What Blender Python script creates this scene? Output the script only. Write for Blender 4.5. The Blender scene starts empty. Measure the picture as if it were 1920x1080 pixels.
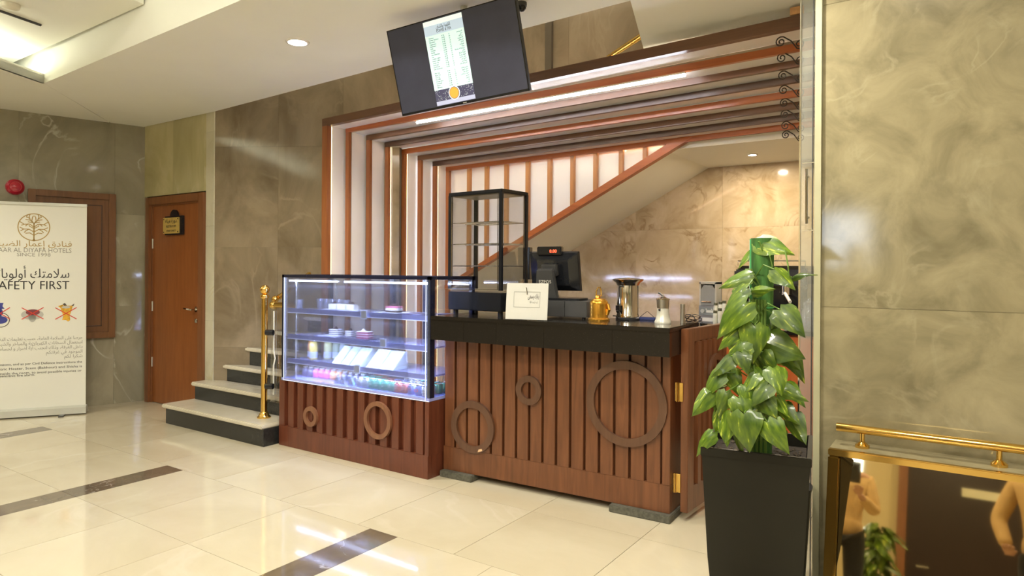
import bpy, bmesh, math, random
from mathutils import Vector, Matrix
random.seed(7)
C = bpy.context.scene.collection
PI = math.pi
SC = bpy.context.scene
# ------------------------------------------------------------------ camera, world, exposure
F, HY, YAW, ROLL, CH = 1265.0, 506.0, math.radians(34.2), math.radians(0.35), 1.4
cam = bpy.data.cameras.new('camera'); cam_o = bpy.data.objects.new('camera', cam); C.objects.link(cam_o)
cam.sensor_width = 36; cam.lens = F/1920*36; cam.shift_y = -(540-HY)/1920; cam.clip_start = .02; cam.clip_end = 100
cam_o.matrix_world = Matrix.Translation((0, 0, CH)) @ Matrix.Rotation(YAW, 4, 'Z') @ Matrix.Rotation(PI/2, 4, 'X') @ Matrix.Rotation(ROLL, 4, 'Z')
SC.camera = cam_o
world = bpy.data.worlds.new('world'); SC.world = world; world.use_nodes = True
world.node_tree.nodes['Background'].inputs[0].default_value = (.72, .84, 1.0, 1)
world.node_tree.nodes['Background'].inputs[1].default_value = 9.0
SC.view_settings.view_transform = 'Standard'; SC.view_settings.look = 'None'
SC.view_settings.gamma = 1; SC.view_settings.use_curve_mapping = False
EXPO = 0.65; SC.view_settings.exposure = EXPO
LAMP_W = 17.0; COVE = 16.0; TUBE = 26.0; CASE_LED = 8.0; CASE_W = 9.0; PANEL_W = 50.0; GAP_FILL_W = 4.2

def ray(px, py):
    c, s = math.cos(ROLL), math.sin(ROLL); a = px-960; b = py-540
    u = c*a+s*b; v = -s*a+c*b-(HY-540)
    return Vector((-math.sin(YAW)+math.cos(YAW)*u/F, math.cos(YAW)+math.sin(YAW)*u/F, -v/F))
O3 = Vector((0, 0, CH))
def by(px, py, Y): d = ray(px, py); return O3+d*(Y/d.y)          # measured point on the plane y = Y
def bz(px, py, z): d = ray(px, py); return O3+d*((z-CH)/d.z)     # measured point at height z

# ------------------------------------------------------------------ mesh helpers
class B:
    def __init__(s): s.v = []; s.f = []; s.sm = []
    def add(s, vs, fs, M=None, smooth=False):
        n = len(s.v)
        s.v += [tuple(M @ Vector(p)) if M else tuple(p) for p in vs]
        s.f += [tuple(i+n for i in f) for f in fs]; s.sm += [smooth]*len(fs); return s
    def box(s, a, b, M=None):
        x0, y0, z0 = a; x1, y1, z1 = b
        return s.add([(x0,y0,z0),(x1,y0,z0),(x1,y1,z0),(x0,y1,z0),(x0,y0,z1),(x1,y0,z1),(x1,y1,z1),(x0,y1,z1)],
                     [(0,3,2,1),(4,5,6,7),(0,1,5,4),(1,2,6,5),(2,3,7,6),(3,0,4,7)], M)
    def cbox(s, c, d, M=None): return s.box([c[i]-d[i]/2 for i in range(3)], [c[i]+d[i]/2 for i in range(3)], M)
    def lathe(s, prof, c=(0,0,0), n=24, M=None, smooth=True):
        vs = []; fs = []
        for r, z in prof:
            for k in range(n):
                a = 2*PI*k/n; vs.append((c[0]+r*math.cos(a), c[1]+r*math.sin(a), c[2]+z))
        m = len(prof)
        for i in range(m-1):
            for k in range(n):
                k2 = (k+1) % n; fs.append((i*n+k, i*n+k2, (i+1)*n+k2, (i+1)*n+k))
        if prof[0][0] > 1e-6: fs.append(tuple(reversed(range(n))))
        if prof[-1][0] > 1e-6: fs.append(tuple(range((m-1)*n, m*n)))
        s.add(vs, fs, M, smooth)
        return s
    def cyl(s, c, r, h, n=20, M=None, smooth=True): return s.lathe([(r,0),(r,h)], c, n, M, smooth)
    def sph(s, c, r, n=16, sz=1, M=None):
        return s.lathe([(max(1e-5,r*math.sin(PI*i/10)), -r*sz*math.cos(PI*i/10)) for i in range(11)], c, n, M)
    def tube(s, pts, r, n=8, close=False, rs=None):
        P = [Vector(p) for p in pts]; vs = []; fs = []; m = len(P); up = Vector((0.13, .21, .97))
        for i, p in enumerate(P):
            if close: t = P[(i+1) % m]-P[i-1]
            else: t = P[min(i+1, m-1)]-P[max(i-1, 0)]
            t = t.normalized(); a = t.cross(up)
            if a.length < .1: a = t.cross(Vector((1, 0, 0)))
            a.normalize(); b = t.cross(a); rr = rs[i] if rs else r
            for k in range(n):
                q = 2*PI*k/n; vs.append(p+(a*math.cos(q)+b*math.sin(q))*rr)
        for i in range(m if close else m-1):
            j = (i+1) % m
            for k in range(n):
                k2 = (k+1) % n; fs.append((i*n+k, i*n+k2, j*n+k2, j*n+k))
        if not close: fs += [tuple(reversed(range(n))), tuple(range((m-1)*n, m*n))]
        return s.add(vs, fs, None, True)
    def prism(s, poly, y0, y1, M=None, ax='y'):      # poly in xz (ax='y') or xy (ax='z')
        n = len(poly)
        if ax == 'y': vs = [(x, y0, z) for x, z in poly]+[(x, y1, z) for x, z in poly]
        elif ax == 'x': vs = [(y0, x, z) for x, z in poly]+[(y1, x, z) for x, z in poly]
        else: vs = [(x, y, y0) for x, y in poly]+[(x, y, y1) for x, y in poly]
        fs = [tuple(range(n)), tuple(reversed(range(n, 2*n)))]+[(i, i+n, (i+1) % n+n, (i+1) % n) for i in range(n)]
        return s.add(vs, fs, M)
    def ring(s, c, ro, ri, y0, y1, n=40):            # ring in the xz plane
        vs = []; fs = []
        for k in range(n):
            a = 2*PI*k/n; ca, sa = math.cos(a), math.sin(a)
            for r, y in ((ro,y0),(ro,y1),(ri,y1),(ri,y0)): vs.append((c[0]+r*ca, y, c[1]+r*sa))
        for k in range(n):
            k2 = (k+1) % n
            for j in range(4): j2 = (j+1) % 4; fs.append((k*4+j, k*4+j2, k2*4+j2, k2*4+j))
        return s.add(vs, fs)
    def mesh(s, name, bevel=0):
        me = bpy.data.meshes.new(name); me.from_pydata(s.v, [], s.f)
        me.polygons.foreach_set('use_smooth', s.sm)
        bm = bmesh.new(); bm.from_mesh(me); bmesh.ops.recalc_face_normals(bm, faces=bm.faces)
        if bevel:
            es = [e for e in bm.edges if e.is_manifold and e.calc_face_angle(0) > .6]
            bmesh.ops.bevel(bm, geom=es, offset=bevel, segments=2, affect='EDGES', clamp_overlap=True)
        bm.to_mesh(me); bm.free()
        if any(s.sm) :
            try: me.set_sharp_from_angle(angle=math.radians(38))
            except Exception: pass
        return me

def put(name, me, m, parent=None, loc=None, rot=None):
    o = bpy.data.objects.new(name, me); C.objects.link(o)
    if m is not None and not me.materials: me.materials.append(m)
    if parent is not None: o.parent = parent
    if loc is not None: o.location = loc
    if rot is not None: o.rotation_euler = rot
    return o
def part(name, b, m, parent=None, bevel=0, world=False, loc=None, rot=None, label=None, kind=None):
    if world and parent is not None:
        Mi = chain(parent).inverted(); b.v = [tuple(Mi @ Vector(p)) for p in b.v]
    o = put(name, b.mesh(name, bevel), m, parent, loc, rot)
    if label: o['label'] = label
    if kind: o['kind'] = kind
    return o
def chain(o):
    M = Matrix.LocRotScale(o.location, o.rotation_euler, o.scale)
    return chain(o.parent) @ M if o.parent else M
def tag(o, label, cat, group=None, kind=None):
    o['label'] = label; o['category'] = cat
    if group: o['group'] = group
    if kind: o['kind'] = kind
    return o
def thing(name, label, cat, loc=(0,0,0), rz=0, group=None):
    o = bpy.data.objects.new(name, None); C.objects.link(o); o.empty_display_size = .1
    o.location = loc; o.rotation_euler = (0, 0, rz); return tag(o, label, cat, group)
def copy_tree(o, loc=None, rz=None, label=None, parent=None):
    c = o.copy(); C.objects.link(c)
    if parent is not None: c.parent = parent
    if loc is not None: c.location = loc
    if rz is not None: c.rotation_euler = (0, 0, rz)
    if label: c['label'] = label
    for ch in list(o.children): copy_tree(ch, parent=c)
    return c
def struct(name, b, m, loc=(0,0,0), rz=0, bevel=0):
    o = put(name, b.mesh(name, bevel), m, None, loc, (0, 0, rz)); o['kind'] = 'structure'; return o

# ------------------------------------------------------------------ materials
def new_mat(name):
    m = bpy.data.materials.new(name); m.use_nodes = True; nt = m.node_tree
    return m, nt, nt.nodes, nt.links, nt.nodes['Principled BSDF']
def col(c): return (c[0], c[1], c[2], 1)
def mat(name, c, rough=.5, metal=0, var=.06, scale=8, coat=0, emit=None, es=0, bump=0, spec=.5, stretch=(1,1,1)):
    m, nt, N, L, p = new_mat(name)
    tc = N.new('ShaderNodeTexCoord'); mp = N.new('ShaderNodeMapping'); mp.inputs['Scale'].default_value = stretch
    L.new(tc.outputs['Object'], mp.inputs[0])
    n = N.new('ShaderNodeTexNoise'); n.inputs['Scale'].default_value = scale; n.inputs['Detail'].default_value = 4
    L.new(mp.outputs[0], n.inputs['Vector'])
    r = N.new('ShaderNodeValToRGB'); r.color_ramp.elements[0].position = .3; r.color_ramp.elements[1].position = .7
    r.color_ramp.elements[0].color = col([x*(1-var) for x in c]); r.color_ramp.elements[1].color = col([min(1, x*(1+var)) for x in c])
    L.new(n.outputs['Fac'], r.inputs[0]); L.new(r.outputs[0], p.inputs['Base Color'])
    p.inputs['Roughness'].default_value = rough; p.inputs['Metallic'].default_value = metal
    p.inputs['Coat Weight'].default_value = coat; p.inputs['Coat Roughness'].default_value = .08
    p.inputs['Specular IOR Level'].default_value = spec
    if emit: p.inputs['Emission Color'].default_value = col(emit); p.inputs['Emission Strength'].default_value = es
    if bump:
        b = N.new('ShaderNodeBump'); b.inputs['Strength'].default_value = bump; b.inputs['Distance'].default_value = .01
        L.new(n.outputs['Fac'], b.inputs['Height']); L.new(b.outputs[0], p.inputs['Normal'])
    return m
def marble(name, c1, c2, vein, rough=.1, scale=1.6, vamt=.6, vw=.025, spot=0.0, rnd=40, distort=1.2, spec=.5, tone=.12, stretch=(1,1,1)):
    m, nt, N, L, p = new_mat(name)
    tc = N.new('ShaderNodeTexCoord'); oi = N.new('ShaderNodeObjectInfo'); mpp = N.new('ShaderNodeMapping'); mpp.inputs['Scale'].default_value = stretch; L.new(tc.outputs['Object'], mpp.inputs[0])
    mul = N.new('ShaderNodeMath'); mul.operation = 'MULTIPLY'; mul.inputs[1].default_value = rnd
    L.new(oi.outputs['Random'], mul.inputs[0])
    add = N.new('ShaderNodeVectorMath'); add.operation = 'ADD'; L.new(mpp.outputs[0], add.inputs[0]); L.new(mul.outputs[0], add.inputs[1])
    n1 = N.new('ShaderNodeTexNoise'); n1.inputs['Scale'].default_value = scale; n1.inputs['Detail'].default_value = 7; n1.inputs['Roughness'].default_value = .6; n1.inputs['Distortion'].default_value = .8
    L.new(add.outputs[0], n1.inputs['Vector'])
    r1 = N.new('ShaderNodeValToRGB'); r1.color_ramp.elements[0].position = .32; r1.color_ramp.elements[1].position = .68
    r1.color_ramp.elements[0].color = col(c1); r1.color_ramp.elements[1].color = col(c2); L.new(n1.outputs['Fac'], r1.inputs[0])
    n2 = N.new('ShaderNodeTexNoise'); n2.inputs['Scale'].default_value = scale*.9; n2.inputs['Detail'].default_value = 5; n2.inputs['Distortion'].default_value = distort
    ad2 = N.new('ShaderNodeVectorMath'); ad2.operation = 'ADD'; ad2.inputs[1].default_value = (7, 3, 5); L.new(add.outputs[0], ad2.inputs[0]); L.new(ad2.outputs[0], n2.inputs['Vector'])
    s = N.new('ShaderNodeMath'); s.operation = 'SUBTRACT'; s.inputs[1].default_value = .5; L.new(n2.outputs['Fac'], s.inputs[0])
    a = N.new('ShaderNodeMath'); a.operation = 'ABSOLUTE'; L.new(s.outputs[0], a.inputs[0])
    mr = N.new('ShaderNodeMapRange'); mr.inputs[1].default_value = 0; mr.inputs[2].default_value = vw; mr.inputs[3].default_value = vamt; mr.inputs[4].default_value = 0
    L.new(a.outputs[0], mr.inputs[0])
    n3 = N.new('ShaderNodeTexNoise'); n3.inputs['Scale'].default_value = scale*1.3; L.new(add.outputs[0], n3.inputs['Vector'])
    mr3 = N.new('ShaderNodeMapRange'); mr3.inputs[1].default_value = .48; mr3.inputs[2].default_value = .66; L.new(n3.outputs['Fac'], mr3.inputs[0])
    mm = N.new('ShaderNodeMath'); mm.operation = 'MULTIPLY'; L.new(mr.outputs[0], mm.inputs[0]); L.new(mr3.outputs[0], mm.inputs[1])
    mx = N.new('ShaderNodeMix'); mx.data_type = 'RGBA'; L.new(mm.outputs[0], mx.inputs[0]); L.new(r1.outputs[0], mx.inputs[6]); mx.inputs[7].default_value = col(vein)
    # slab to slab tone
    hsv = N.new('ShaderNodeHueSaturation'); mr4 = N.new('ShaderNodeMapRange'); mr4.inputs[3].default_value = 1-tone; mr4.inputs[4].default_value = 1+tone
    L.new(oi.outputs['Random'], mr4.inputs[0]); L.new(mr4.outputs[0], hsv.inputs['Value']); L.new(mx.outputs[2], hsv.inputs['Color'])
    L.new(hsv.outputs[0], p.inputs['Base Color'])
    p.inputs['Roughness'].default_value = rough; p.inputs['Specular IOR Level'].default_value = spec
    return m
def wood(name, c1, c2, rough=.3, axis='z', scale=6, coat=.2):
    m, nt, N, L, p = new_mat(name)
    tc = N.new('ShaderNodeTexCoord'); mp = N.new('ShaderNodeMapping')
    mp.inputs['Scale'].default_value = {'z': (9, 9, .7), 'x': (.7, 9, 9), 'y': (9, .7, 9)}[axis]
    oi = N.new('ShaderNodeObjectInfo'); mul = N.new('ShaderNodeMath'); mul.operation = 'MULTIPLY'; mul.inputs[1].default_value = 30; L.new(oi.outputs['Random'], mul.inputs[0])
    add = N.new('ShaderNodeVectorMath'); add.operation = 'ADD'; L.new(tc.outputs['Object'], mp.inputs[0]); L.new(mp.outputs[0], add.inputs[0]); L.new(mul.outputs[0], add.inputs[1])
    n = N.new('ShaderNodeTexNoise'); n.inputs['Scale'].default_value = scale*.4; n.inputs['Detail'].default_value = 6; n.inputs['Distortion'].default_value = 1.5
    L.new(add.outputs[0], n.inputs['Vector'])
    r = N.new('ShaderNodeValToRGB'); r.color_ramp.elements[0].position = .3; r.color_ramp.elements[1].position = .72
    r.color_ramp.elements[0].color = col(c1); r.color_ramp.elements[1].color = col(c2); L.new(n.outputs['Fac'], r.inputs[0])
    L.new(r.outputs[0], p.inputs['Base Color']); p.inputs['Roughness'].default_value = rough
    p.inputs['Coat Weight'].default_value = coat; p.inputs['Coat Roughness'].default_value = .15
    return m
def glass(name, tint=(1,1,1), refl=.12, haze=0.0, hazec=(.9,.95,1)):
    m, nt, N, L, p = new_mat(name); N.remove(p); out = N['Material Output']
    t = N.new('ShaderNodeBsdfTransparent'); t.inputs[0].default_value = col(tint)
    g = N.new('ShaderNodeBsdfGlossy'); g.inputs['Roughness'].default_value = .02
    fr = N.new('ShaderNodeFresnel'); fr.inputs[0].default_value = 1.45
    mu = N.new('ShaderNodeMath'); mu.operation = 'MULTIPLY'; mu.inputs[1].default_value = refl*8; mu.use_clamp = True; L.new(fr.outputs[0], mu.inputs[0])
    mx = N.new('ShaderNodeMixShader'); L.new(mu.outputs[0], mx.inputs[0]); L.new(t.outputs[0], mx.inputs[1]); L.new(g.outputs[0], mx.inputs[2])
    last = mx
    if haze:
        d = N.new('ShaderNodeBsdfDiffuse'); d.inputs[0].default_value = col(hazec)
        n = N.new('ShaderNodeTexNoise'); n.inputs['Scale'].default_value = 3
        mr = N.new('ShaderNodeMapRange'); mr.inputs[3].default_value = haze*.8; mr.inputs[4].default_value = haze*1.2; L.new(n.outputs['Fac'], mr.inputs[0])
        m2 = N.new('ShaderNodeMixShader'); L.new(mr.outputs[0], m2.inputs[0]); L.new(mx.outputs[0], m2.inputs[1]); L.new(d.outputs[0], m2.inputs[2]); last = m2
    L.new(last.outputs[0], out.inputs[0]); return m
def glow(name, c, s):
    m, nt, N, L, p = new_mat(name)
    p.inputs['Base Color'].default_value = col(c); p.inputs['Emission Color'].default_value = col(c); p.inputs['Emission Strength'].default_value = s
    return m

M_ceil = mat('ceiling_paint', (.82,.815,.725), .7, var=.02, scale=2)
M_floor = marble('cream_floor_marble', (.54,.475,.33), (.62,.56,.41), (.70,.65,.52), .07, 1.1, .35, .03, tone=.025, spec=.6)
M_grout = mat('joint_grout', (.46,.40,.28), .8)
M_grout2 = mat('wall_joint', (.20,.17,.11), .8)
M_strip = marble('brown_floor_marble', (.11,.085,.055), (.17,.13,.085), (.7,.66,.58), .08, 4, .8, .012, tone=.1)
M_olive = marble('grey_olive_marble', (.22,.20,.135), (.37,.335,.235), (.60,.57,.46), .06, 1.6, .75, .022, tone=.10, stretch=(1,1,.75))
M_gold_m = marble('golden_marble', (.40,.36,.18), (.60,.54,.31), (.70,.66,.46), .12, 1.6, .4, .03, tone=.08, stretch=(1.1,1.1,.7))
M_brown = marble('brown_marble', (.16,.122,.072), (.32,.255,.165), (.40,.33,.22), .1, 1.7, .4, .03, tone=.08, stretch=(1.15,1.15,.7))
M_back = marble('beige_veined_marble', (.40,.30,.17), (.60,.48,.32), (.25,.16,.07), .08, 3.2, .8, .06, tone=.05, distort=2.5)
M_block = marble('olive_beige_marble', (.19,.165,.095), (.34,.295,.175), (.46,.42,.27), .10, 4.5, .30, .05, tone=.05)
M_trim_m = marble('pale_cream_marble', (.55,.52,.38), (.68,.64,.48), (.5,.42,.2), .15, 2.5, .5, .03, tone=.05)
M_tread = marble('cream_tread_marble', (.60,.55,.42), (.72,.67,.54), (.8,.76,.66), .15, 2, .3, tone=.05)
M_riser = mat('black_riser_granite', (.022,.023,.022), .18, var=.3, scale=40)
M_granite = mat('black_speckled_granite', (.018,.017,.016), .14, var=.2, scale=60, spec=.35)
def speckle(m):
    nt = m.node_tree; N = nt.nodes; L = nt.links; p = N['Principled BSDF']
    tc = N.new('ShaderNodeTexCoord'); v = N.new('ShaderNodeTexVoronoi'); v.inputs['Scale'].default_value = 110
    L.new(tc.outputs['Object'], v.inputs['Vector']); r = N.new('ShaderNodeValToRGB')
    r.color_ramp.elements[0].position = .02; r.color_ramp.elements[0].color = (.30,.24,.18,1)
    r.color_ramp.elements[1].position = .09; r.color_ramp.elements[1].color = (.014,.012,.010,1)
    L.new(v.outputs['Distance'], r.inputs[0]); L.new(r.outputs[0], p.inputs['Base Color'])
speckle(M_granite)
M_orange = wood('orange_varnished_timber', (.33,.085,.018), (.45,.125,.026), .35, 'x', coat=.15)
M_orange_v = wood('orange_varnished_post', (.26,.085,.024), (.36,.125,.036), .35, 'z', coat=.15)
M_dark_w = wood('dark_stained_beam', (.05,.022,.012), (.085,.038,.02), .35, 'x', coat=.1)
M_mid_w = wood('mid_stained_beam', (.11,.05,.025), (.16,.075,.035), .35, 'x', coat=.1)
M_slat = wood('light_oak_slat', (.42,.18,.055), (.52,.25,.085), .4, 'z')
M_case_w = wood('reddish_brown_plinth_wood', (.105,.028,.014), (.165,.047,.022), .3, 'z')
M_cnt_w = wood('warm_brown_counter_wood', (.115,.040,.015), (.20,.073,.028), .33, 'z')
M_ring_w = wood('dark_ring_wood', (.09,.04,.02), (.13,.06,.032), .35, 'z')
M_ring_l = wood('tan_ring_wood', (.20,.085,.045), (.26,.12,.06), .35, 'z')
M_door = wood('brown_door_veneer', (.23,.075,.018), (.31,.105,.028), .35, 'z', coat=.15)
M_doorf = wood('door_frame_wood', (.17,.065,.02), (.24,.09,.03), .4, 'z')
M_hatch = wood('hatch_wood', (.155,.062,.015), (.21,.085,.022), .4, 'z')
M_cab = wood('orange_cabinet_laminate', (.42,.10,.025), (.52,.14,.035), .25, 'z')
M_white = mat('glossy_white_panel', (.90,.87,.82), .08, var=.02, scale=2, coat=.3)
M_plaster = mat('cream_plaster', (.72,.68,.55), .6, var=.02, scale=2)
M_black = mat('black_gloss', (.012,.013,.016), .12, var=.1)
M_blackm = mat('black_matte', (.02,.02,.022), .45, var=.15)
M_dgrey = mat('dark_grey_plastic', (.055,.055,.055), .4, var=.08)
M_navy = mat('navy_black_frame', (.012,.014,.035), .15, var=.1)
M_gold = mat('polished_brass', (.83,.55,.16), .12, 1, var=.05)
M_goldpot = mat('gold_lacquer', (.80,.42,.06), .25, .85, var=.05)
M_steel = mat('stainless_steel', (.62,.60,.56), .14, 1, var=.05)
M_steelb = mat('brushed_steel', (.50,.48,.43), .35, 1, var=.05)
M_chrome = mat('chrome', (.8,.8,.78), .06, 1, var=.02)
M_iron = mat('wrought_iron', (.03,.02,.012), .4, .3)
M_red = mat('red_plastic', (.42,.01,.03), .25, coat=.5)
M_paper = mat('white_card', (.78,.76,.68), .5, var=.02)
M_banner = mat('banner_vinyl', (.80,.80,.71), .45, var=.015, scale=1.5)
M_alu = mat('brushed_aluminium', (.62,.63,.56), .35, .5, var=.03)
M_ink = mat('black_ink', (.02,.02,.02), .6); M_inkg = mat('gold_ink', (.42,.28,.08), .4, .3); M_inkl = mat('grey_ink', (.30,.29,.24), .6)
M_redx = mat('red_print', (.70,.04,.02), .5)
M_glass = glass('clear_glass', (.985,.99,1), .06)
M_glass_d = glass('case_front_glass', (.93,.95,1), .10, .03, (.6,.7,1))  # bluish haze in the glass stands in for the blue case light
M_glass_f = glass('partition_glass', (.93,.95,.92), .16, .16, (.85,.86,.78))
M_shelf = mat('glass_shelf', (.34,.38,.80), .15, var=.03)
M_edge_glow = glow('edge_glow', (.70,.78,1), .55)  # glow on edges and price holders stands in for caught case light
M_led = glow('case_led', (.72,.80,1), CASE_LED)
M_tube = glow('cool_led_tube', (.86,.90,1), TUBE)
M_warm = glow('warm_led_strip', (1,.76,.40), 3.0)
M_warm2 = glow('warm_led_strip_bright', (1,.80,.50), 9)
M_cove = glow('cove_led', (.97,.98,.86), COVE)
M_lamp = glow('downlight_diffuser', (1,.98,.93), 10)
M_soil = mat('dark_potting_soil', (.03,.022,.015), .9, var=.5, scale=60, bump=.8)
M_pot = mat('black_planter', (.012,.011,.007), .34, spec=.3, var=.15, scale=4)

# ------------------------------------------------------------------ text
AR = {'ا':(0xFE8D,2),'أ':(0xFE83,2),'إ':(0xFE87,2),'آ':(0xFE81,2),'ب':(0xFE8F,4),'ة':(0xFE93,2),'ت':(0xFE95,4),'ث':(0xFE99,4),'ج':(0xFE9D,4),'ح':(0xFEA1,4),'خ':(0xFEA5,4),
 'د':(0xFEA9,2),'ذ':(0xFEAB,2),'ر':(0xFEAD,2),'ز':(0xFEAF,2),'س':(0xFEB1,4),'ش':(0xFEB5,4),'ص':(0xFEB9,4),'ض':(0xFEBD,4),'ط':(0xFEC1,4),'ظ':(0xFEC5,4),'ع':(0xFEC9,4),'غ':(0xFECD,4),
 'ف':(0xFED1,4),'ق':(0xFED5,4),'ك':(0xFED9,4),'ل':(0xFEDD,4),'م':(0xFEE1,4),'ن':(0xFEE5,4),'ه':(0xFEE9,4),'و':(0xFEED,2),'ى':(0xFEEF,2),'ي':(0xFEF1,4),'ء':(0xFE80,1)}
LA = {'ا':0xFEFB,'أ':0xFEF7,'إ':0xFEF9}
def arabic(t):
    seq = []; i = 0
    while i < len(t):
        if t[i] == 'ل' and i+1 < len(t) and t[i+1] in LA: seq.append((LA[t[i+1]], 2)); i += 2; continue
        seq.append(AR.get(t[i], (ord(t[i]), 0))); i += 1
    out = []
    for k, (base, n) in enumerate(seq):
        if n == 0: out.append(chr(base)); continue
        prev = k > 0 and seq[k-1][1] == 4 and n > 1; nxt = n == 4 and k+1 < len(seq) and seq[k+1][1] > 1
        f = (3 if prev and nxt else 2 if nxt else 1 if prev else 0)
        out.append(chr(base+f))
    return ''.join(reversed(out))
def text_geo(s, size, align='CENTER', width=None, ext=.0004):
    cu = bpy.data.curves.new('text', 'FONT'); cu.body = s; cu.size = size; cu.align_x = align; cu.extrude = ext; cu.resolution_u = 2
    o = bpy.data.objects.new('text', cu); C.objects.link(o)
    dg = bpy.context.evaluated_depsgraph_get(); dg.update()
    me = bpy.data.meshes.new_from_object(o.evaluated_get(dg)); bpy.data.objects.remove(o)
    vs = [v.co.copy() for v in me.vertices]; fs = [tuple(p.vertices) for p in me.polygons]
    bpy.data.meshes.remove(me); bpy.data.curves.remove(cu)
    if width and vs:
        x0 = min(v.x for v in vs); x1 = max(v.x for v in vs); k = width/max(1e-6, x1-x0)
        for v in vs: v.x *= k
    return vs, fs
def text(b, s, size, at, align='CENTER', width=None, M=None, ar=False):   # adds text in the local xz plane, reading towards +x, facing -y
    vs, fs = text_geo(arabic(s) if ar else s, size, align, width)
    T = (M or Matrix.Identity(4)) @ Matrix.Translation(at) @ Matrix.Rotation(PI/2, 4, 'X')
    return b.add(vs, fs, T)
#--STRUCTURE--
# ------------------------------------------------------------------ floor
fl = struct('floor', B().box((-10,-4.2,-.06), (4.2,6.6,-.012)), M_grout)
def tile_mesh(w, d, m, nm='floor_tile'):
    me = B().box((-w/2+.0012,-d/2+.0012,-.012), (w/2-.0012,d/2-.0012,0)).mesh(nm); me.materials.append(m); return me
TW, TD = 1.827/3, .675
full = tile_mesh(TW, TD, M_floor); smt = tile_mesh(.203, TD, M_strip); cream_s = tile_mesh(.203, TD, M_floor)
ymax = 2.586
for k in range(-2, 4):
    xs = -4.60+2.03*k
    if xs > 4: continue
    for j in range(6):
        yc = ymax-TD*(j+.5)
        put('floor_tile', smt, None, fl, (xs, yc, 0))
        for i in range(3):
            xc = xs+.1015+TW*(i+.5)
            if xc < 4: put('floor_tile', full, None, fl, (xc, yc, 0))
band = tile_mesh(TW*1.11, .72, M_floor)
for j in range(6):
    for i in range(20):
        put('floor_tile', band, None, fl, (-9.2+.6766*i, ymax+.72*(j+.5), 0))

def slab_wall(name, x0, y0, rz, length, z0, z1, m, sw=.62, sh=.9, thick=.12, zoff=0, joints=.0006, t2=.012, xoff=0):
    """wall whose face runs from (x0,y0) along direction rz; face normal is local -y"""
    w = struct(name, B().box((0, t2, z0), (length, thick, z1)), M_grout2, (x0, y0, 0), rz)
    zs = [z0]; z = z0+zoff+sh
    while z < z1-.02: zs.append(z); z += sh
    zs.append(z1)
    xs = [0]; x = (sw-xoff) if xoff else sw
    while x < length-.02: xs.append(x); x += sw
    xs.append(length)
    cache = {}
    for a, b_ in zip(xs, xs[1:]):
        for c, d in zip(zs, zs[1:]):
            key = (round(b_-a, 3), round(d-c, 3))
            if key not in cache:
                me = B().box((joints, 0, joints), (b_-a-joints, t2, d-c-joints)).mesh('marble_slab'); me.materials.append(m); cache[key] = me
            put('marble_slab', cache[key], None, w, (a, 0, c))
    return w
CZ = 2.88
# left wall behind the banner (from its far corner towards the camera side)
th = math.atan2(7.7, 2.08)
wall_left = slab_wall('wall_left', -9.28, -4.0, th, 8.02, 0, 3.75, M_olive, .8, .95, xoff=.3, zoff=.05)
struct('wall_backing', B().box((-7.5,3.80,0), (-5.9,4.0,3.4)).box((-7.40,3.70,0), (-7.23,4.0,3.4)), M_grout2)  # unseen backing boxes added to stop light leaking through the corner
slab_wall('wall_door_side', -7.2, 3.70, 0, 1.13, 2.14, 3.4, M_gold_m, .55, .8)
slab_wall('wall_door_end', -7.2, 3.70, 0, .055, 0, 2.14, M_olive, .6, .95)
slab_wall('trim_1', -6.07, 3.70, 0, .13, 0, 3.4, M_trim_m, .13, .9)
wall_brown = slab_wall('wall_stair_side', -5.94, 3.71, math.radians(30), 1.78, 0, 4.4, M_brown, .62, .95, zoff=-.3)
slab_wall('wall_stair_upper', -4.42, 4.63, 0, 3.92, 2.66, 4.4, M_brown, .9, .9, thick=.06)
slab_wall('wall_back', -6.0, 6.25, 0, 5.5, 0, 2.6, M_back, .86, .9, xoff=.2)
# block with handrail at the right
blk = slab_wall('wall_right_front', -.515, 3.05, 0, 4.6, 0, 3.75, M_block, 2.3, 1.255, thick=.3)
struct('trim_2', B().box((-.54,3.035,0), (-.515,3.11,3.75)), mat('block_corner_trim', (.44,.42,.27), .3))
struct('wall_right_side', B().box((-.50,3.352,0), (-.38,6.37,3.3)), M_back)
struct('wall_right_lobby', B().box((4.0,-4.1,0), (4.12,3.04,3.75)), M_olive)
# ------------------------------------------------------------------ ceiling with recessed tray
cor = Vector((-6.18, 2.37)); dl = Vector((.20,-.366)).normalized(); L2 = cor+dl*7.2
edge = [(-5.93,3.69),(-3.65,3.56),(-2.3,3.46),(-1.55,3.42),(-.52,3.36),(4.1,3.33)]
main = [(-7.6,3.69)]+edge+[(4.1,2.20),(-3.35,2.235),(cor.x,cor.y)]
struct('ceiling', B().prism(main, CZ, 3.75, ax='z'), M_ceil)
# left strip beside the tray; its inner edge is a low lip with the cove behind it
lipw = .07; nrm = Vector((-.366,-.20)).normalized()
struct('ceiling_left', B().prism([(-9.6,-4.1),(-7.62,3.69),(cor.x,cor.y),(L2.x,L2.y)], CZ, CZ+.06, ax='z')
       .prism([(cor.x,cor.y),(cor.x-.0,cor.y),(L2.x,L2.y),(L2.x+nrm.x*.02,L2.y+nrm.y*.02),(cor.x+nrm.x*.02,cor.y+nrm.y*.02)], CZ, CZ+.075, ax='z'), M_ceil)
struct('ceiling_right', B().prism([(1.4,2.2),(4.1,2.2),(4.1,-4.1),(1.4,-4.1)], CZ, 3.75, ax='z'), M_ceil)
X2 = -4.46
struct('ceiling_tray', B().prism([(-9.6,-4.1),(-7.4,2.34),(X2,2.28),(X2+.25,1.2),(X2+1.0,-4.1)], 3.115, 3.2, ax='z'), M_ceil)
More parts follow.
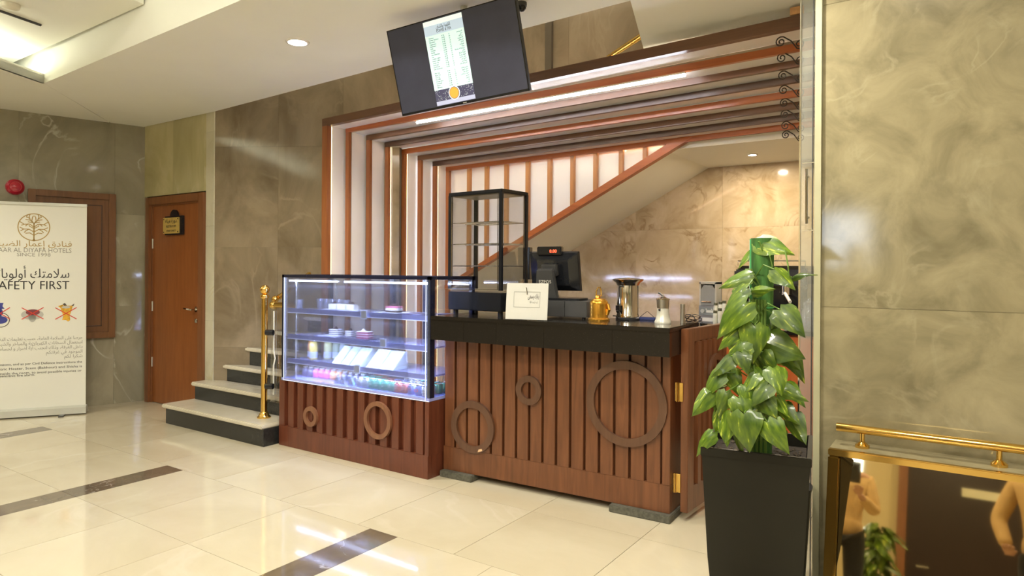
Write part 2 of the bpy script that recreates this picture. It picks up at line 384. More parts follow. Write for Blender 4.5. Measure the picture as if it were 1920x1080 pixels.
struct('ceiling_upper', B().box((-9.8,-4.2,3.75), (4.2,3.72,3.85)), M_ceil)
struct('ceiling_stair', B().box((-7.2,3.3,4.4), (1,6.6,4.5)), M_plaster)
struct('wall_stairwell', B().box((-7.2,3.34,3.74), (.2,3.40,4.4)).box((-7.2,3.4,3.3), (-7.1,6.6,4.4)).box((-.50,3.36,3.2), (-.38,6.6,4.4)).box((-7.2,6.38,2.5), (-.4,6.5,4.4)), M_plaster)
def cove(nm, a, b_, lab):
    d = (Vector(b_)-Vector(a)); o = tag(part(nm, B().box((0,-.02,0),(d.length,.02,.02)), M_cove), lab, 'light')
    o.location = a; o.rotation_euler = (0, 0, math.atan2(d.y, d.x)); return o
cl0 = cor+nrm*.22+dl*.02
cove('cove_light', (cl0.x,cl0.y,2.95), (cl0.x+dl.x*4.5,cl0.y+dl.y*4.5,2.95), 'white cove strip hidden behind the left lip of the ceiling tray')
cove('cove_light', (X2-.12,2.1,3.21), (X2+.30,-1.5,3.21), 'white cove strip above the middle lip of the ceiling tray')
# rear of the lobby, seen only in reflections
M_rear = mat('gold_beige_plaster', (.52,.42,.22), .5, var=.06, scale=2)
struct('wall_rear', B().box((-9.7,-4.1,0), (-1.72,-4.0,3.75)).box((-1.72,-4.1,0), (-1.13,-4.0,1.50)).box((-1.72,-4.1,2.20), (-1.13,-4.0,3.75)).box((-1.13,-4.1,0), (4.12,-4.0,3.75)), M_rear)
wn = struct('window_1', B().box((-1.72,-4.07,1.50), (-1.13,-4.06,2.20)), M_glass)
part('window_frame', B().box((-1.74,-4.02,1.48), (-1.11,-3.985,1.50)).box((-1.74,-4.02,2.20), (-1.11,-3.985,2.22)).box((-1.74,-4.02,1.50), (-1.72,-3.985,2.20)).box((-1.13,-4.02,1.50), (-1.11,-3.985,2.20)), M_alu, wn)
# ceiling to the right of the stair void, running back over the first portal beam
p1 = bz(1207,92,CZ); p0 = Vector((-1.55,3.42)); qd = (p1.xy-p0); p2 = p0+qd*(4.40-p0.y)/qd.y
struct('ceiling_right_of_void', B().prism([(p0.x,p0.y),(-.505,3.34),(-.505,4.40),(p2.x,p2.y)], CZ, CZ+.22, ax='z'), M_ceil)
struct('ceiling_fascia', B().prism([(-7.55,2.41),(-6.17,2.371),(-6.17,2.5),(-7.55,2.7)], CZ+.05, 3.4, ax='z'), M_ceil)
#--PORTAL--
# ------------------------------------------------------------------ timber portal, eight nested frames
pt = thing('timber_portal', 'tall tunnel of eight nested timber frames with glossy white panels behind the counter', 'wall panelling', (-2.6, 4.0, 0))
XR = -.505
Yf = [3.952,4.151,4.334,4.504,4.66,4.815,4.965,5.101]; Xf = [-4.709,-4.631,-4.56,-4.493,-4.432,-4.371,-4.313,-4.259]
Zl = [2.713,2.665,2.617,2.574,2.527,2.484,2.443,2.41]; Zr = [2.812,2.722,2.684,2.635,2.584,2.542,2.503,2.466]
beam_m = [M_mid_w, M_orange, M_mid_w, M_dark_w, M_orange, M_mid_w, M_dark_w, M_orange]
def beam(b, x0, x1, z0, z1, h, y0, y1):
    return b.add([(x0,y0,z0-h),(x1,y0,z1-h),(x1,y1,z1-h),(x0,y1,z0-h),(x0,y0,z0),(x1,y0,z1),(x1,y1,z1),(x0,y1,z0)],
                 [(0,3,2,1),(4,5,6,7),(0,1,5,4),(1,2,6,5),(2,3,7,6),(3,0,4,7)])
for i in range(8):
    y = Yf[i]; fw = .066 if i == 0 else .045; x = Xf[i]; dy = .05 if i == 0 else .03
    zR = Zl[i]+(Zr[i]-Zl[i])*(XR-x)/(-.85-x)
    part('frame_beam', beam(B(), x, XR, Zl[i], zR, fw, y, y+dy), beam_m[i], pt, world=True)
    part('frame_post', B().box((x,y,0), (x+fw,y+dy,Zl[i]-fw+.002)), M_orange_v, pt, world=True, bevel=.002)
    y2 = Yf[i+1] if i < 7 else 5.14; xi = x+fw-.004
    part('side_panel', B().box((xi-.02,y+.04,0), (xi-.004,y2+.03,Zl[i]-fw+.015)), M_white, pt, world=True)
    part('ceiling_panel', beam(B(), x, XR, Zl[i]-fw+.016, zR-fw+.016, .012, y+.04, y2+.03), M_white, pt, world=True)
    if i in (0, 3, 4, 6):
        part('led_strip', beam(B(), x+fw+.02, XR, Zl[i]-fw+.010, zR-fw+.010, .005, y+dy, y+dy+.006), M_warm, pt, world=True)
        part('led_strip', B().box((xi-.004,y+dy,.2), (xi+.001,y+dy+.006,Zl[i]-fw)), M_warm, pt, world=True)
    ld = bpy.data.lights.new('gap_fill', 'AREA'); ld.shape = 'RECTANGLE'; ld.size = XR-x-.25; ld.size_y = .008; ld.energy = GAP_FILL_W; ld.color = (1,.86,.66)  # area light added behind each beam to brighten the ceiling gaps
    if i == 7: ld.size = .02; ld.energy = .05
    lo = bpy.data.objects.new('gap_fill', ld); C.objects.link(lo); lo.parent = pt; zz0 = (Zl[i]+zR)/2-fw+.008
    lo.location = Vector(((x+XR)/2, y+dy+.004, zz0))-pt.location; lo.rotation_euler = (math.radians(115), -math.atan2(zR-Zl[i], XR-x), 0)
    # wrought iron scroll bracket hanging under the right end of the beam
    p = by(1508-.0*i, (60,91,126,154,179,201,223,241)[i], y+.01); k = .125
    pts = []
    def spiral(cx, cz, r0, a0, turns, sgn):
        return [(cx+r0*(1-t*.8)*math.cos(a0+sgn*t*turns*2*PI), y+.012, cz+r0*(1-t*.8)*math.sin(a0+sgn*t*turns*2*PI)) for t in [j/18 for j in range(19)]]
    cxl, czl = p.x-k*.98, p.z-.032; cxr, czr = p.x-.025, p.z-.060
    s1 = spiral(cxl, czl, .030, PI*.35, 1.5, 1); s2 = spiral(cxr, czr, .026, -PI*.65, 1.5, 1)
    line = list(reversed(s1))+[(p.x-k*.55, y+.012, p.z-.035)]+s2
    part('scroll_bracket', B().tube(line, .0038, 6), M_iron, pt, world=True)
# slatted back panel above the sloping trim
PX0, PZ = -4.26, 2.47
def diagz(x): return 1.716+.512*(x+3.328)
xtop = -3.328+(PZ-1.716)/.512
part('back_panel', B().prism([(PX0,diagz(PX0)),(xtop,PZ),(PX0,PZ)], 5.15, 5.17), M_white, pt, world=True)
for x in (-3.99,-3.78,-3.554,-3.319,-3.088,-2.856,-2.634,-2.398,-2.186):
    part('slat', B().box((x-.018,5.115,diagz(x)), (x+.018,5.15,PZ)), M_slat, pt, world=True, bevel=.002)
part('sloping_trim', B().prism([(PX0,diagz(PX0)-.036),(xtop+.07,PZ-.036),(xtop,PZ),(PX0,diagz(PX0)+.005)], 5.095, 5.16), M_orange, pt, world=True)
part('led_strip', B().prism([(-2.55,diagz(-2.55)-.052),(-2.02,diagz(-2.02)-.056),(-2.02,diagz(-2.02)-.046),(-2.55,diagz(-2.55)-.048)], 5.165, 5.175), M_warm2, pt, world=True)
part('led_strip', B().box((-4.15,5.134,2.405), (-2.05,5.142,2.413)), M_warm2, pt, world=True)  # unseen strip added behind the last beam to brighten the slatted panel
# sloping soffit under the stair, flat part to the right
struct('ceiling_soffit', B().prism([(-6,diagz(-6)-.045),(-2.03,2.365),(XR,2.365),(XR,2.46),(-2.2,2.46),(-6,diagz(-6)+.05)], 5.155, 6.26), M_plaster)
# long cool tube fixed under the second beam
tb0 = by(782,224,4.166); tb1 = by(1285,136,4.166)
for t5 in (tb0, tb1): t5.z = Zl[1]+(Zr[1]-Zl[1])*(t5.x-Xf[1])/(-.85-Xf[1])-.045-.020
lt = thing('tube_light', 'long cool white LED tube fixed along the upper portal beams', 'light', (tb0+tb1)/2)
part('diffuser', B().tube([tb0+Vector((0,0,-.0)), tb1], .010, 10), M_tube, lt, world=True)
part('housing', beam(B(), tb0.x, tb1.x, tb0.z+.019, tb1.z+.019, .011, 4.156, 4.178), M_white, lt, world=True)
# glass partition at the right of the counter
gp = thing('glass_partition', 'narrow clear glass partition beside the right marble wall', 'glass panel', (-.61, 3.3, 0))
part('pane', B().box((-.648,3.30,0), (-.545,3.312,3.2)), M_glass_f, gp, world=True)
part('edge_strip', B().box((-.652,3.295,0), (-.646,3.317,3.2)), M_chrome, gp, world=True)
hb = by(1513,305,3.28); hc = by(1513,432,3.28)
part('handle', B().tube([(hb.x,3.27,hb.z-.03),(hc.x,3.27,hc.z+.03)], .006, 8).tube([(hb.x,3.27,hb.z-.06),(hb.x,3.305,hb.z-.06)], .007, 8).tube([(hc.x,3.27,hc.z+.06),(hc.x,3.305,hc.z+.06)], .007, 8)
     .tube([(hb.x-.02,3.285,hb.z),(hb.x+.06,3.285,hb.z)], .003, 6).tube([(hc.x-.02,3.285,hc.z),(hc.x+.06,3.285,hc.z)], .003, 6), M_chrome, gp, world=True)
part('hinge_seam', B().box((-.597,3.293,0), (-.593,3.299,3.2)), M_dgrey, gp, world=True)
#--STAIRS--
st = thing('staircase', 'pale marble steps with black risers beside the wooden door', 'stairs', (-5.3, 3.3, 0))
steps = [(-6.02,3.255,.175),(-6.02,3.53,.335),(-5.86,3.75,.485),(-5.70,3.86,.652),(-5.46,3.99,.81),(-5.2,4.14,.95)]
zp = 0
for i, (x, y, z) in enumerate(steps):
    y2 = steps[i+1][1]+.05 if i < 5 else 4.35
    if i < 2: y2 = min(y2, 3.69) if i == 1 else y2
    xr = -4.57 if i < 1 else (-4.6 if i < 2 else -4.76)
    wl = -5.94+(y-3.71)/math.tan(math.radians(30)) if y > 3.71 else x
    x0 = max(x, wl-.0) if i >= 2 else x
    def foot(xa, ya, xb):
        if i < 2: return [(xa,ya),(xb,ya),(xb,y2),(xa,y2)]
        wa = lambda yy: -5.94+(yy-3.71)*1.7321+.004
        return [(max(xa,wa(ya)),ya),(xb,ya),(xb,y2),(min(xb-.02,wa(y2)),y2)]
    part('riser', B().prism(foot(x0+.03,y+.025,xr-.002), zp, z-.035, ax='z'), M_riser, st, world=True)
    part('tread', B().prism(foot(x0,y,xr), z-.035, z, ax='z'), M_tread, st, world=True, bevel=.008)
    if i == 1:
        part('tread', B().prism([(-5.94,3.69),(-5.93,3.715),(-5.85,3.76),(-4.6,3.80),(-4.6,3.69)], z-.035, z-.0005, ax='z'), M_tread, st, world=True)
    zp = z
# brass newel post
pp = Vector((-4.79,3.44,.175))
np_ = thing('newel_post', 'polished brass newel post with ball finial on the lowest step', 'post', pp)
part('base_flange', B().lathe([(.055,0),(.055,.008),(.045,.016),(.03,.045),(.028,.05)], n=28), M_gold, np_)
part('shaft', B().lathe([(.025,.045),(.025,.99)], n=24), M_gold, np_)
part('collar', B().lathe([(.025,.975),(.034,.985),(.037,.995),(.034,1.005),(.022,1.012)], n=24), M_gold, np_)
part('ball_finial', B().sph((0,0,1.05), .040, 24), M_gold, np_)
for z in (.70,.26):
    part('glass_clamp', B().tube([(.02,0,z),(.075,.03,z)], .024, 14), M_black, np_)
rl = thing('stair_handrail', 'brass handrail with ball ends climbing behind the display case', 'handrail', (-4.95,3.85,.9))
r0 = by(513,572,3.80); r1 = by(560,573,3.80)
part('ball_finial', B().sph(r0, .040, 20), M_gold, rl, world=True)
part('ball_finial', B().sph(by(516,561,3.86), .034, 20).sph(by(525,556,3.9), .026, 16), M_gold, rl, world=True)
part('rail', B().tube([r0, r1], .026, 14), M_gold, rl, world=True)
ra = by(523,558,3.88); rb = by(602,497,4.30)
part('rail', B().tube([ra, rb, rb+(rb-ra)*.6], .022, 14), M_gold, rl, world=True)
gpn = thing('balustrade_glass', 'clear balustrade glass with etched zigzag line between brass post and display case', 'glass panel', (-4.72,3.47,.2))
g0 = Vector((-4.745,3.46,0)); g1 = Vector((-4.60,3.72,0)); dd = g1-g0
ga = by(507,650,3.50); Mx = Matrix.Translation((ga.x,3.50,0))
part('pane', B().box((0,-.005,.30), (.15,.005,1.08), Mx), M_glass, gpn, world=True)
zz = [(.045,1.05),(.045,.80),(.045,.72),(.065,.66),(.045,.60),(.045,.48),(.045,.36)]
bb = B()
for (a, c), (d, e) in zip(zz, zz[1:]):
    bb.prism([(a,c),(a+.016,c),(d+.016,e),(d,e)], -.008, -.0055, Mx)
part('etched_line', bb, mat('frosted_band', (.75,.76,.68), .4), gpn, world=True)
bb_ = by(1028,90,4.6); struct('trim_4', B().box((bb_.x-.03,4.60,2.70), (bb_.x+.03,4.628,4.39)), mat('brown_grey_trim', (.12,.10,.07), .3))
# upper stair rail seen above the portal
ur = tag(part('upper_handrail', B().tube([by(1140,108,4.5), by(1206,64,4.5), by(1206,64,4.5)+(by(1206,64,4.5)-by(1140,108,4.5))*.5], .017, 10)
         .tube([by(1146,108,4.5), by(1206,70,4.5), by(1206,70,4.5)+(by(1206,70,4.5)-by(1146,108,4.5))*.5], .008, 8), M_gold), 'short brass rail crossing the brown marble above the portal', 'handrail')
#--DOOR--
dr = struct('door_1', B().box((-7.06,3.715,.006), (-6.165,3.755,2.05)), M_door)
part('door_frame', B().box((-7.135,3.675,0), (-7.065,3.76,2.128)).box((-6.16,3.675,0), (-6.075,3.76,2.128)).box((-7.065,3.675,2.05), (-6.16,3.76,2.128)), M_doorf, dr, bevel=.003)
part('door_stop', B().box((-7.064,3.70,0), (-7.05,3.716,2.05)).box((-6.175,3.70,0), (-6.161,3.716,2.05)).box((-7.05,3.70,2.035), (-6.175,3.716,2.05)), M_doorf, dr)
for z in (.42,1.0,1.65): part('hinge', B().cyl((-7.052,3.71,z-.05), .008, .1, 10), M_alu, dr)
h = Vector((-6.235,3.70,.995))
hd = part('door_handle', B().lathe([(.026,0),(.026,.01)], n=18, M=Matrix.Translation(h+Vector((0,.012,0))) @ Matrix.Rotation(PI/2,4,'X')).tube([h+Vector((0,.01,0)), h+Vector((0,-.045,0)), h+Vector((-.02,-.05,0)), h+Vector((-.12,-.05,.008))], .009, 8), M_chrome, dr)
part('lock_rosette', B().lathe([(.024,0),(.022,.01),(.008,.014)], n=18, M=Matrix.Translation(h+Vector((0,.012,-.11))) @ Matrix.Rotation(PI/2,4,'X')), M_chrome, dr)
pq = thing('door_sign', 'small brass plate on black backing on the wooden door', 'sign', (-6.65,3.69,1.83))
part('backing', B().box((-.13,.0,-.10), (.19,.022,.09)).lathe([(.07,0),(.07,.018)], n=20, M=Matrix.Translation((.03,.02,.085)) @ Matrix.Rotation(PI/2,4,'X')), M_black, pq)
part('plate', B().box((-.15,-.008,-.085), (.14,0,.075)), mat('satin_brass_plate', (.62,.45,.12), .4, .25), pq)
tbm = B(); text(tbm, 'دورة مياه', .06, (0,-.009,.025), ar=True); text(tbm, 'RESTROOM', .035, (0,-.009,-.025)); text(tbm, 'STAFF ONLY', .03, (0,-.009,-.068))
for sx in (-.135,.125):
    for sz in (-.07,.06): part('screw', B().lathe([(.006,0),(.006,.004)], n=8, M=Matrix.Translation((sx,-.008,sz)) @ Matrix.Rotation(PI/2,4,'X')), M_ink, pq)
part('lettering', tbm, M_ink, pq)
ds = tag(part('door_stop', B().lathe([(.035,0),(.035,.02),(.025,.035),(.001,.04)], n=18), M_black, loc=by(192,761,3.36)), 'small black half-round stop on the floor by the left wall', 'door stop')
ds.location.z = 0
# things hung on the left wall (local frame of that wall: x along it, -y out of it)
def on_left(px, py):
    d = ray(px, py); A = Vector((-9.28,-4.0)); u = Vector((math.cos(th), math.sin(th)))
    # O + t d = A + s u
    det = d.x*(-u.y)+d.y*u.x; t = (A.x*(-u.y)+A.y*u.x)/det
    P = O3+d*t; return (P.xy-A).dot(u), P.z
s0, zt = on_left(52,354); s1_, zt2 = on_left(216,367); _, zb = on_left(209,632)
ht = thing('wooden_hatch', 'closed brown wooden hatch with raised frame behind the banner', 'cabinet', (-9.28,-4.0,0), th)
part('panel', B().box((s0+.05,-.03,zb+.05), (s1_-.05,-.001,zt-.05)), M_hatch, ht)
part('frame', B().box((s0,-.05,zb), (s0+.062,-.001,zt)).box((s1_-.062,-.05,zb), (s1_,-.001,zt)).box((s0+.062,-.05,zt-.062), (s1_-.062,-.001,zt)).box((s0+.062,-.05,zb), (s1_-.062,-.001,zb+.062)), M_hatch, ht, bevel=.003)
part('inner_bead', B().box((s1_-.125,-.034,zb+.12), (s1_-.117,-.029,zt-.12)).box((s0+.12,-.034,zb+.12), (s1_-.117,-.029,zb+.128)).box((s0+.12,-.034,zt-.128), (s1_-.117,-.029,zt-.12)), M_dark_w, ht)
sa, za = on_left(28,351)
al = thing('fire_alarm_sounder', 'round red fire alarm sounder above the banner', 'alarm', (-9.28+math.cos(th)*sa,-4+math.sin(th)*sa,za), th)
R90 = Matrix.Rotation(PI/2, 4, 'X')
part('base', B().lathe([(.075,0),(.075,.02)], n=28, M=R90), M_red, al)
part('dome', B().lathe([(.072,.02),(.070,.045),(.05,.06),(.045,.058),(.03,.065),(.001,.068)], n=28, M=R90), M_red, al)
# roll-up banner
bl = Vector((-7.38,2.49,0)); br = Vector((-7.005,3.055,0)); bd = (br-bl).normalized(); BW = .85; b00 = br-bd*BW
ang = math.atan2(bd.y, bd.x)
bn = thing('roll_up_banner', 'white roll-up banner stand with tree emblem and safety notice at left edge', 'banner', b00, ang)
part('sheet', B().box((0,-.0015,.06), (BW,.0015,1.99)), M_banner, bn)
part('top_rail', B().box((-.002,-.012,1.975), (BW+.002,.012,2.003)), M_alu, bn, bevel=.003)
part('base_case', B().prism([(-.05,.012),(.05,.012),(.045,.07),(.01,.085),(-.01,.085),(-.045,.07)], -.01, BW+.01, ax='x'), M_alu, bn)
part('foot', B().box((.1,-.17,0), (.14,.17,.012)), M_dgrey, bn, label='swivel foot under the left of the base'); part('foot', B().box((BW-.2,-.12,0), (BW-.16,.12,.012)), M_dgrey, bn)
part('support_pole', B().tube([(BW/2,.02,.05),(BW/2,.02,1.99)], .008, 8), M_alu, bn)
def on_b(px, py):
    d = ray(px, py); u = bd.xy; A = b00.xy
    det = d.x*(-u.y)+d.y*u.x; t = (A.x*(-u.y)+A.y*u.x)/det; P = O3+d*t
    return (P.xy-A).dot(u), P.z
Y0 = -.0022
c_s, c_z = on_b(64,426); ex, _ = on_b(95.5,426); _, tz = on_b(64,401)
Rx, Rz = ex-c_s, tz-c_z
Rr = (Rx+Rz)/2
bb = B().ring((c_s,c_z), Rr, Rr-.008, Y0-.0006, Y0, 56)
def br_(pts, w):
    P = [Vector(p) for p in pts]
    for a, d in zip(P, P[1:]):
        t = (d-a).normalized()*.0; n = Vector((-(d-a).y, (d-a).x)).normalized()*w/2
        e = (d-a).normalized()*w*.3
        bb.prism([tuple(a-n-e),tuple(a+n-e),tuple(d+n+e),tuple(d-n+e)], Y0-.0006, Y0)
def L_(x, z): return (c_s+x*Rr, c_z+z*Rr)
br_([L_(0,-1), L_(0,.25)], .010); br_([L_(-.08,-.98), L_(0,-.85), L_(.08,-.98)], .008)
for sg in (-1, 1):
    for pts in ([(0,-.6),(.25,-.42),(.5,-.45)], [(0,-.35),(.3,-.15),(.62,-.15),(.85,-.02)], [(.62,-.15),(.8,-.28)], [(.3,-.15),(.5,-.28),(.58,-.4)],
                [(0,-.1),(.25,.05),(.3,.12)], [(0,0),(.25,.22),(.6,.2),(.85,.38)], [(.6,.2),(.75,.12)], [(.35,.24),(.5,.08)],
                [(0,.25),(.22,.5),(.3,.75),(.25,.9)], [(.25,.62),(.45,.72),(.4,.88)], [(.22,.5),(.5,.55)], [(0,.25),(.13,.45),(.1,.7),(.04,.82)], [(.12,.33),(.35,.38)]):
        br_([L_(sg*x, z) for x, z in pts], .007)
part('tree_emblem', bb, M_inkg, bn)
def btext(s, pxl, pxr, yb, size_px, m, nm='lettering', ar=False):
    a, z = on_b(pxl, yb); c, z2 = on_b(pxr, yb); w = c-a
    t = B(); text(t, s, size_px, ((a+c)/2, Y0, z2), width=w, ar=ar); return part(nm, t, m, bn)
btext('فنادق إعمار الضيافة', -22, 135, 463, .075, M_inkg, ar=True)
btext('EMAAR AL DIYAFA HOTELS', -19, 134, 474, .06, M_inkl)
btext('SINCE 1998', 32, 95, 481, .045, M_inkl)
btext('سلامتك أولوياتنا', -20, 130, 521, .12, M_ink, ar=True)
btext('SAFETY FIRST', -14, 130, 542, .112, M_ink)
for k, (s, l) in enumerate((('حرصا على السلامة العامة، حسب تعليمات الدفاع المدني', -35), ('استعمال السخانات الكهربائية والمباخر والشيشة ممنوع', -35), ('داخل الغرفة، وذلك لتجنب أية أضرار و لحساسية النظام', -35), ('الموجود في غرفتكم', 87), ('شكرا لكم', 121))):
    btext(s, l, 155, 635+8.6*k, .043, M_inkl, 'notice_line', ar=True)
for k, (s, l, r) in enumerate((('For safety reasons, and as per Civil Defence instructions the', -40, 154), ('use of Electric Heater, Scent (Bakhour) and Shisha is', -40, 154), ('prohibited inside the room, to avoid possible injuries or', -40, 153), ('because of sensitive fire alarm.', -40, 66))):
    btext(s, l, r, 680+8.2*k, .031, M_ink, 'notice_line')
def cross(px0, px1, y0, y1):
    b = B(); a, z0 = on_b(px0, y0); c, z1 = on_b(px1, y1)
    for p, q_ in (((a,z0),(c,z1)), ((a,z1),(c,z0))):
        n = Vector((-(q_[1]-p[1]), q_[0]-p[0])).normalized()*.0035
        b.prism([(p[0]-n.x,p[1]-n.y),(p[0]+n.x,p[1]+n.y),(q_[0]+n.x,q_[1]+n.y),(q_[0]-n.x,q_[1]-n.y)], Y0-.002, Y0-.0014)
    part('red_cross', b, M_redx, bn)
def disc(b, px, py, rx, rz, y=Y0, n=24, sy=.0006):
    a, z = on_b(px, py); b.prism([(a+rx*math.cos(2*PI*k/n), z+rz*math.sin(2*PI*k/n)) for k in range(n)], y-sy, y); return b
M_pg = mat('print_grey', (.50,.50,.45), .5); M_pr = mat('print_maroon', (.22,.05,.06), .5); M_pb = mat('print_blue', (.05,.06,.30), .5); M_py = mat('print_yellow', (.75,.42,.03), .5, var=.3, scale=40); M_pd = mat('print_dark', (.08,.06,.04), .5)
part('heater_picture', disc(disc(B(), 61,590,.088,.048), 61,594,.03,.05), M_pg, bn)
part('heater_plate', disc(B(), 62,585.5,.055,.028, Y0-.0007), M_pr, bn); cross(41,82,577,598)
def poly(b, pts, y=Y0): return b.prism([on_b(*p) for p in pts], y-.0006, y)
part('pouch_picture', poly(poly(poly(B(), [(112,573),(137,573),(131,592),(119,592)]), [(109,574),(118,571),(121,579),(115,578)]), [(119,592),(131,592),(132,600),(128,603),(124,600),(117,600)]), M_py, bn)
part('pouch_window', disc(B(), 124,576,.034,.012, Y0-.0007), M_pg, bn)
part('pouch_corners', poly(poly(B(), [(118,570),(122,568),(126,573),(120,573)], Y0-.0007), [(134,573),(140,569),(138,574)], Y0-.0007), M_pd, bn); cross(104,144,577,598)
part('shisha_picture', poly(disc(disc(poly(B(), [(-6,568),(7,568),(5,574),(9,579),(-8,579),(-4,574)]), 1,600,.055,.035), 1,586,.02,.03), [(-2,578),(4,578),(3,595),(-1,595)]), M_pb, bn); cross(-18,19,577,598)
a_, z_ = on_b(2,598); part('shisha_hose', B().ring((a_,z_-.01), .068, .062, Y0-.0006, Y0), M_pd, bn)
#--LIGHTS--
spots = [(-3.637,2.847),(-8.3,-.6),(-.9,2.62),(2.8,1.2),(2.8,-.6),(2.8,-2.4),(-6.95,1.0)]  # only the first is in view; the rest are added as fill
lampm = B().lathe([(.001,-.004),(.058,-.004)], n=28).mesh('diffuser'); trimm = B().lathe([(.058,-.003),(.060,-.010),(.074,-.008),(.076,0),(.058,0)], n=28).mesh('trim_ring')
lab = ['round recessed downlight lit in the ceiling above the display case', 'round fill downlight added left of the tray, out of frame', 'round fill downlight added above the potted plant, out of frame', 'round fill downlight added on the right lobby strip, nearest the block', 'round fill downlight added on the right lobby strip, front', 'round fill downlight added on the right lobby strip, rear', 'round downlight added out of frame between tray and left wall to light the banner']
for (x, y), l in zip(spots, lab):
    t = thing('downlight', l, 'light', (x, y, CZ), group='recessed ceiling downlights')
    put('diffuser', lampm, M_lamp, t); put('trim_ring', trimm, M_white, t)
    ld = bpy.data.lights.new('bulb', 'AREA'); ld.shape = 'DISK'; ld.size = .11; ld.energy = LAMP_W; ld.color = (1,.93,.80); ld.spread = math.radians(150)
    lo = bpy.data.objects.new('bulb', ld); C.objects.link(lo); lo.parent = t; lo.location = (0,0,-.012)
for (x, y, z, w, l, c_) in ((by(1411,278,5.7).x, 5.7, 2.364, 15, 'small recessed lamp in the flat soffit over the back cabinet', (1,.86,.66)), (-2.6, 5.72, 2.02, 0, '', None), (-2.6, 3.95, 4.398, 8, 'added fill lamp high in the stair well above the portal, out of view', (1,.90,.74)), (-4.9, 3.95, 4.398, 6, 'added fill lamp high in the stair well over the steps, out of view', (1,.90,.74))):  # stair well lamps are added, unseen, to brighten the brown marble
    if not w: continue
    t = thing('recessed_lamp', l, 'light', (x, y, z)); k5 = .55 if z < 3 else 1
    o1 = put('diffuser', lampm, M_lamp, t); o2 = put('trim_ring', trimm, M_white, t); o1.scale = o2.scale = (k5,k5,1)
    ld = bpy.data.lights.new('bulb', 'AREA'); ld.shape = 'DISK'; ld.size = .11*k5; ld.energy = w; ld.color = c_
    lo = bpy.data.objects.new('bulb', ld); C.objects.link(lo); lo.parent = t; lo.location = (0,0,-.012)
# fill panels added to the lobby ceiling, out of the frame, for general light
for k, (x, y) in enumerate([(-2.4,.2),(-.2,.2),(-2.4,-2.2),(1.1,-2.2),(-5.2,-1.6)]):
    z = 3.74 if k < 4 else 3.10
    t = thing('fill_panel_light', ['added square fill light over the middle of the lobby', 'added square fill light over the camera side', 'added square fill light at the lobby rear left', 'added square fill light at the lobby rear right', 'added square fill light in the low tray'][k], 'light', (x, y, z))
    part('frame', B().box((-.31,-.31,-.012), (.31,.31,0)), M_alu, t)
    ld = bpy.data.lights.new('panel', 'AREA'); ld.shape = 'SQUARE'; ld.size = .58; ld.energy = PANEL_W; ld.color = (1,.95,.84)
    lo = bpy.data.objects.new('panel', ld); C.objects.link(lo); lo.parent = t; lo.location = (0,0,-.02)
#--CASE--
# ------------------------------------------------------------------ display case plinth
CX0, CX1, CY0, CY1 = -4.545, -2.978, 3.405, 3.90
pl = thing('case_plinth', 'reddish wooden plinth with fins and two rings under the display case', 'plinth', (-3.77,3.40,0))
part('body', B().box((CX0,CY0+.03,0), (CX1,CY1,.515)), M_case_w, pl, world=True)
part('base_board', B().box((CX0,CY0-.004,0), (CX1,CY0+.03,.158)), M_case_w, pl, world=True, bevel=.002)
n = 14; stp = (CX1-CX0)/n
for k in range(n+1):
    x = CX0+k*stp-(.0 if k else 0)
    w = .068 if k < n else 0
    if k < n: part('fin', B().box((x,CY0-.002,.158), (x+.066,CY0+.031,.512)), M_case_w, pl, world=True, bevel=.0015)
part('end_panel', B().box((CX1-.03,CY0-.003,.155), (CX1+.004,CY1,.516)), M_case_w, pl, world=True)
for px, py, ro, ri in ((583,781,.077,.045),(709,788,.132,.100)):
    p = by(px, py, CY0-.01); part('ring', B().ring((p.x,p.z), ro, ri, CY0-.022, CY0-.001), M_ring_l, pl, world=True)
# ------------------------------------------------------------------ glass display case
dc = thing('display_case', 'lit glass pastry display case with black frame', 'display case', (-3.77,3.40,.516))
x0, x1, y0, y1, z0, z1 = -4.52, -2.975, 3.405, 3.90, .518, 1.352
part('bottom_tray', B().box((x0,y0,z0), (x1,y1,z0+.02)), M_shelf, dc, world=True)
part('frame', B().box((x0,y0,z1-.022), (x1,y0+.022,z1)).box((x0,y1-.03,z1-.03), (x1,y1,z1)).box((x0,y0,z1-.022), (x0+.022,y1,z1)).box((x1-.022,y0,z1-.022), (x1,y1,z1))
     .box((x0,y0+.001,z0), (x0+.022,y0+.022,z1-.01)).box((x1-.03,y0+.012,z0), (x1-.001,y0+.055,z1-.01)).box((x0,y1-.03,z0), (x0+.03,y1,z1-.01)).box((x1-.03,y1-.03,z0), (x1,y1,z1-.01))
     .box((-3.80,y1-.03,z0), (-3.76,y1,z1)).box((-3.45,y1-.03,z0), (-3.42,y1,z1)), M_navy, dc, world=True)
part('front_glass', B().box((x0+.022,y0+.002,z0+.002), (x1-.002,y0+.008,z1-.022)), M_glass_d, dc, world=True)
part('side_glass', B().box((x1-.007,y0+.055,z0+.002), (x1-.002,y1-.03,z1-.022)), M_glass, dc, world=True)
part('side_glass', B().box((x0+.004,y0+.022,z0+.002), (x0+.009,y1-.03,z1-.022)), M_glass, dc, world=True)
part('top_glass', B().box((x0+.022,y0+.022,z1-.012), (x1-.022,y1-.03,z1-.006)), M_glass, dc, world=True)
part('glass_edge', B().box((x0+.024,y0-.001,z0+.001), (x0+.027,y0+.004,z1-.022)).box((x1-.035,y0-.001,z0+.001), (x1-.032,y0+.004,z1-.022)).box((x0+.02,y0-.001,z0-.001), (x1,y0+.004,z0+.003)), M_edge_glow, dc, world=True)
ztop = z1-.055
part('led_tube', B().box((x0+.045,y0+.03,ztop), (-3.93,y0+.05,ztop+.014)), M_led, dc, world=True)
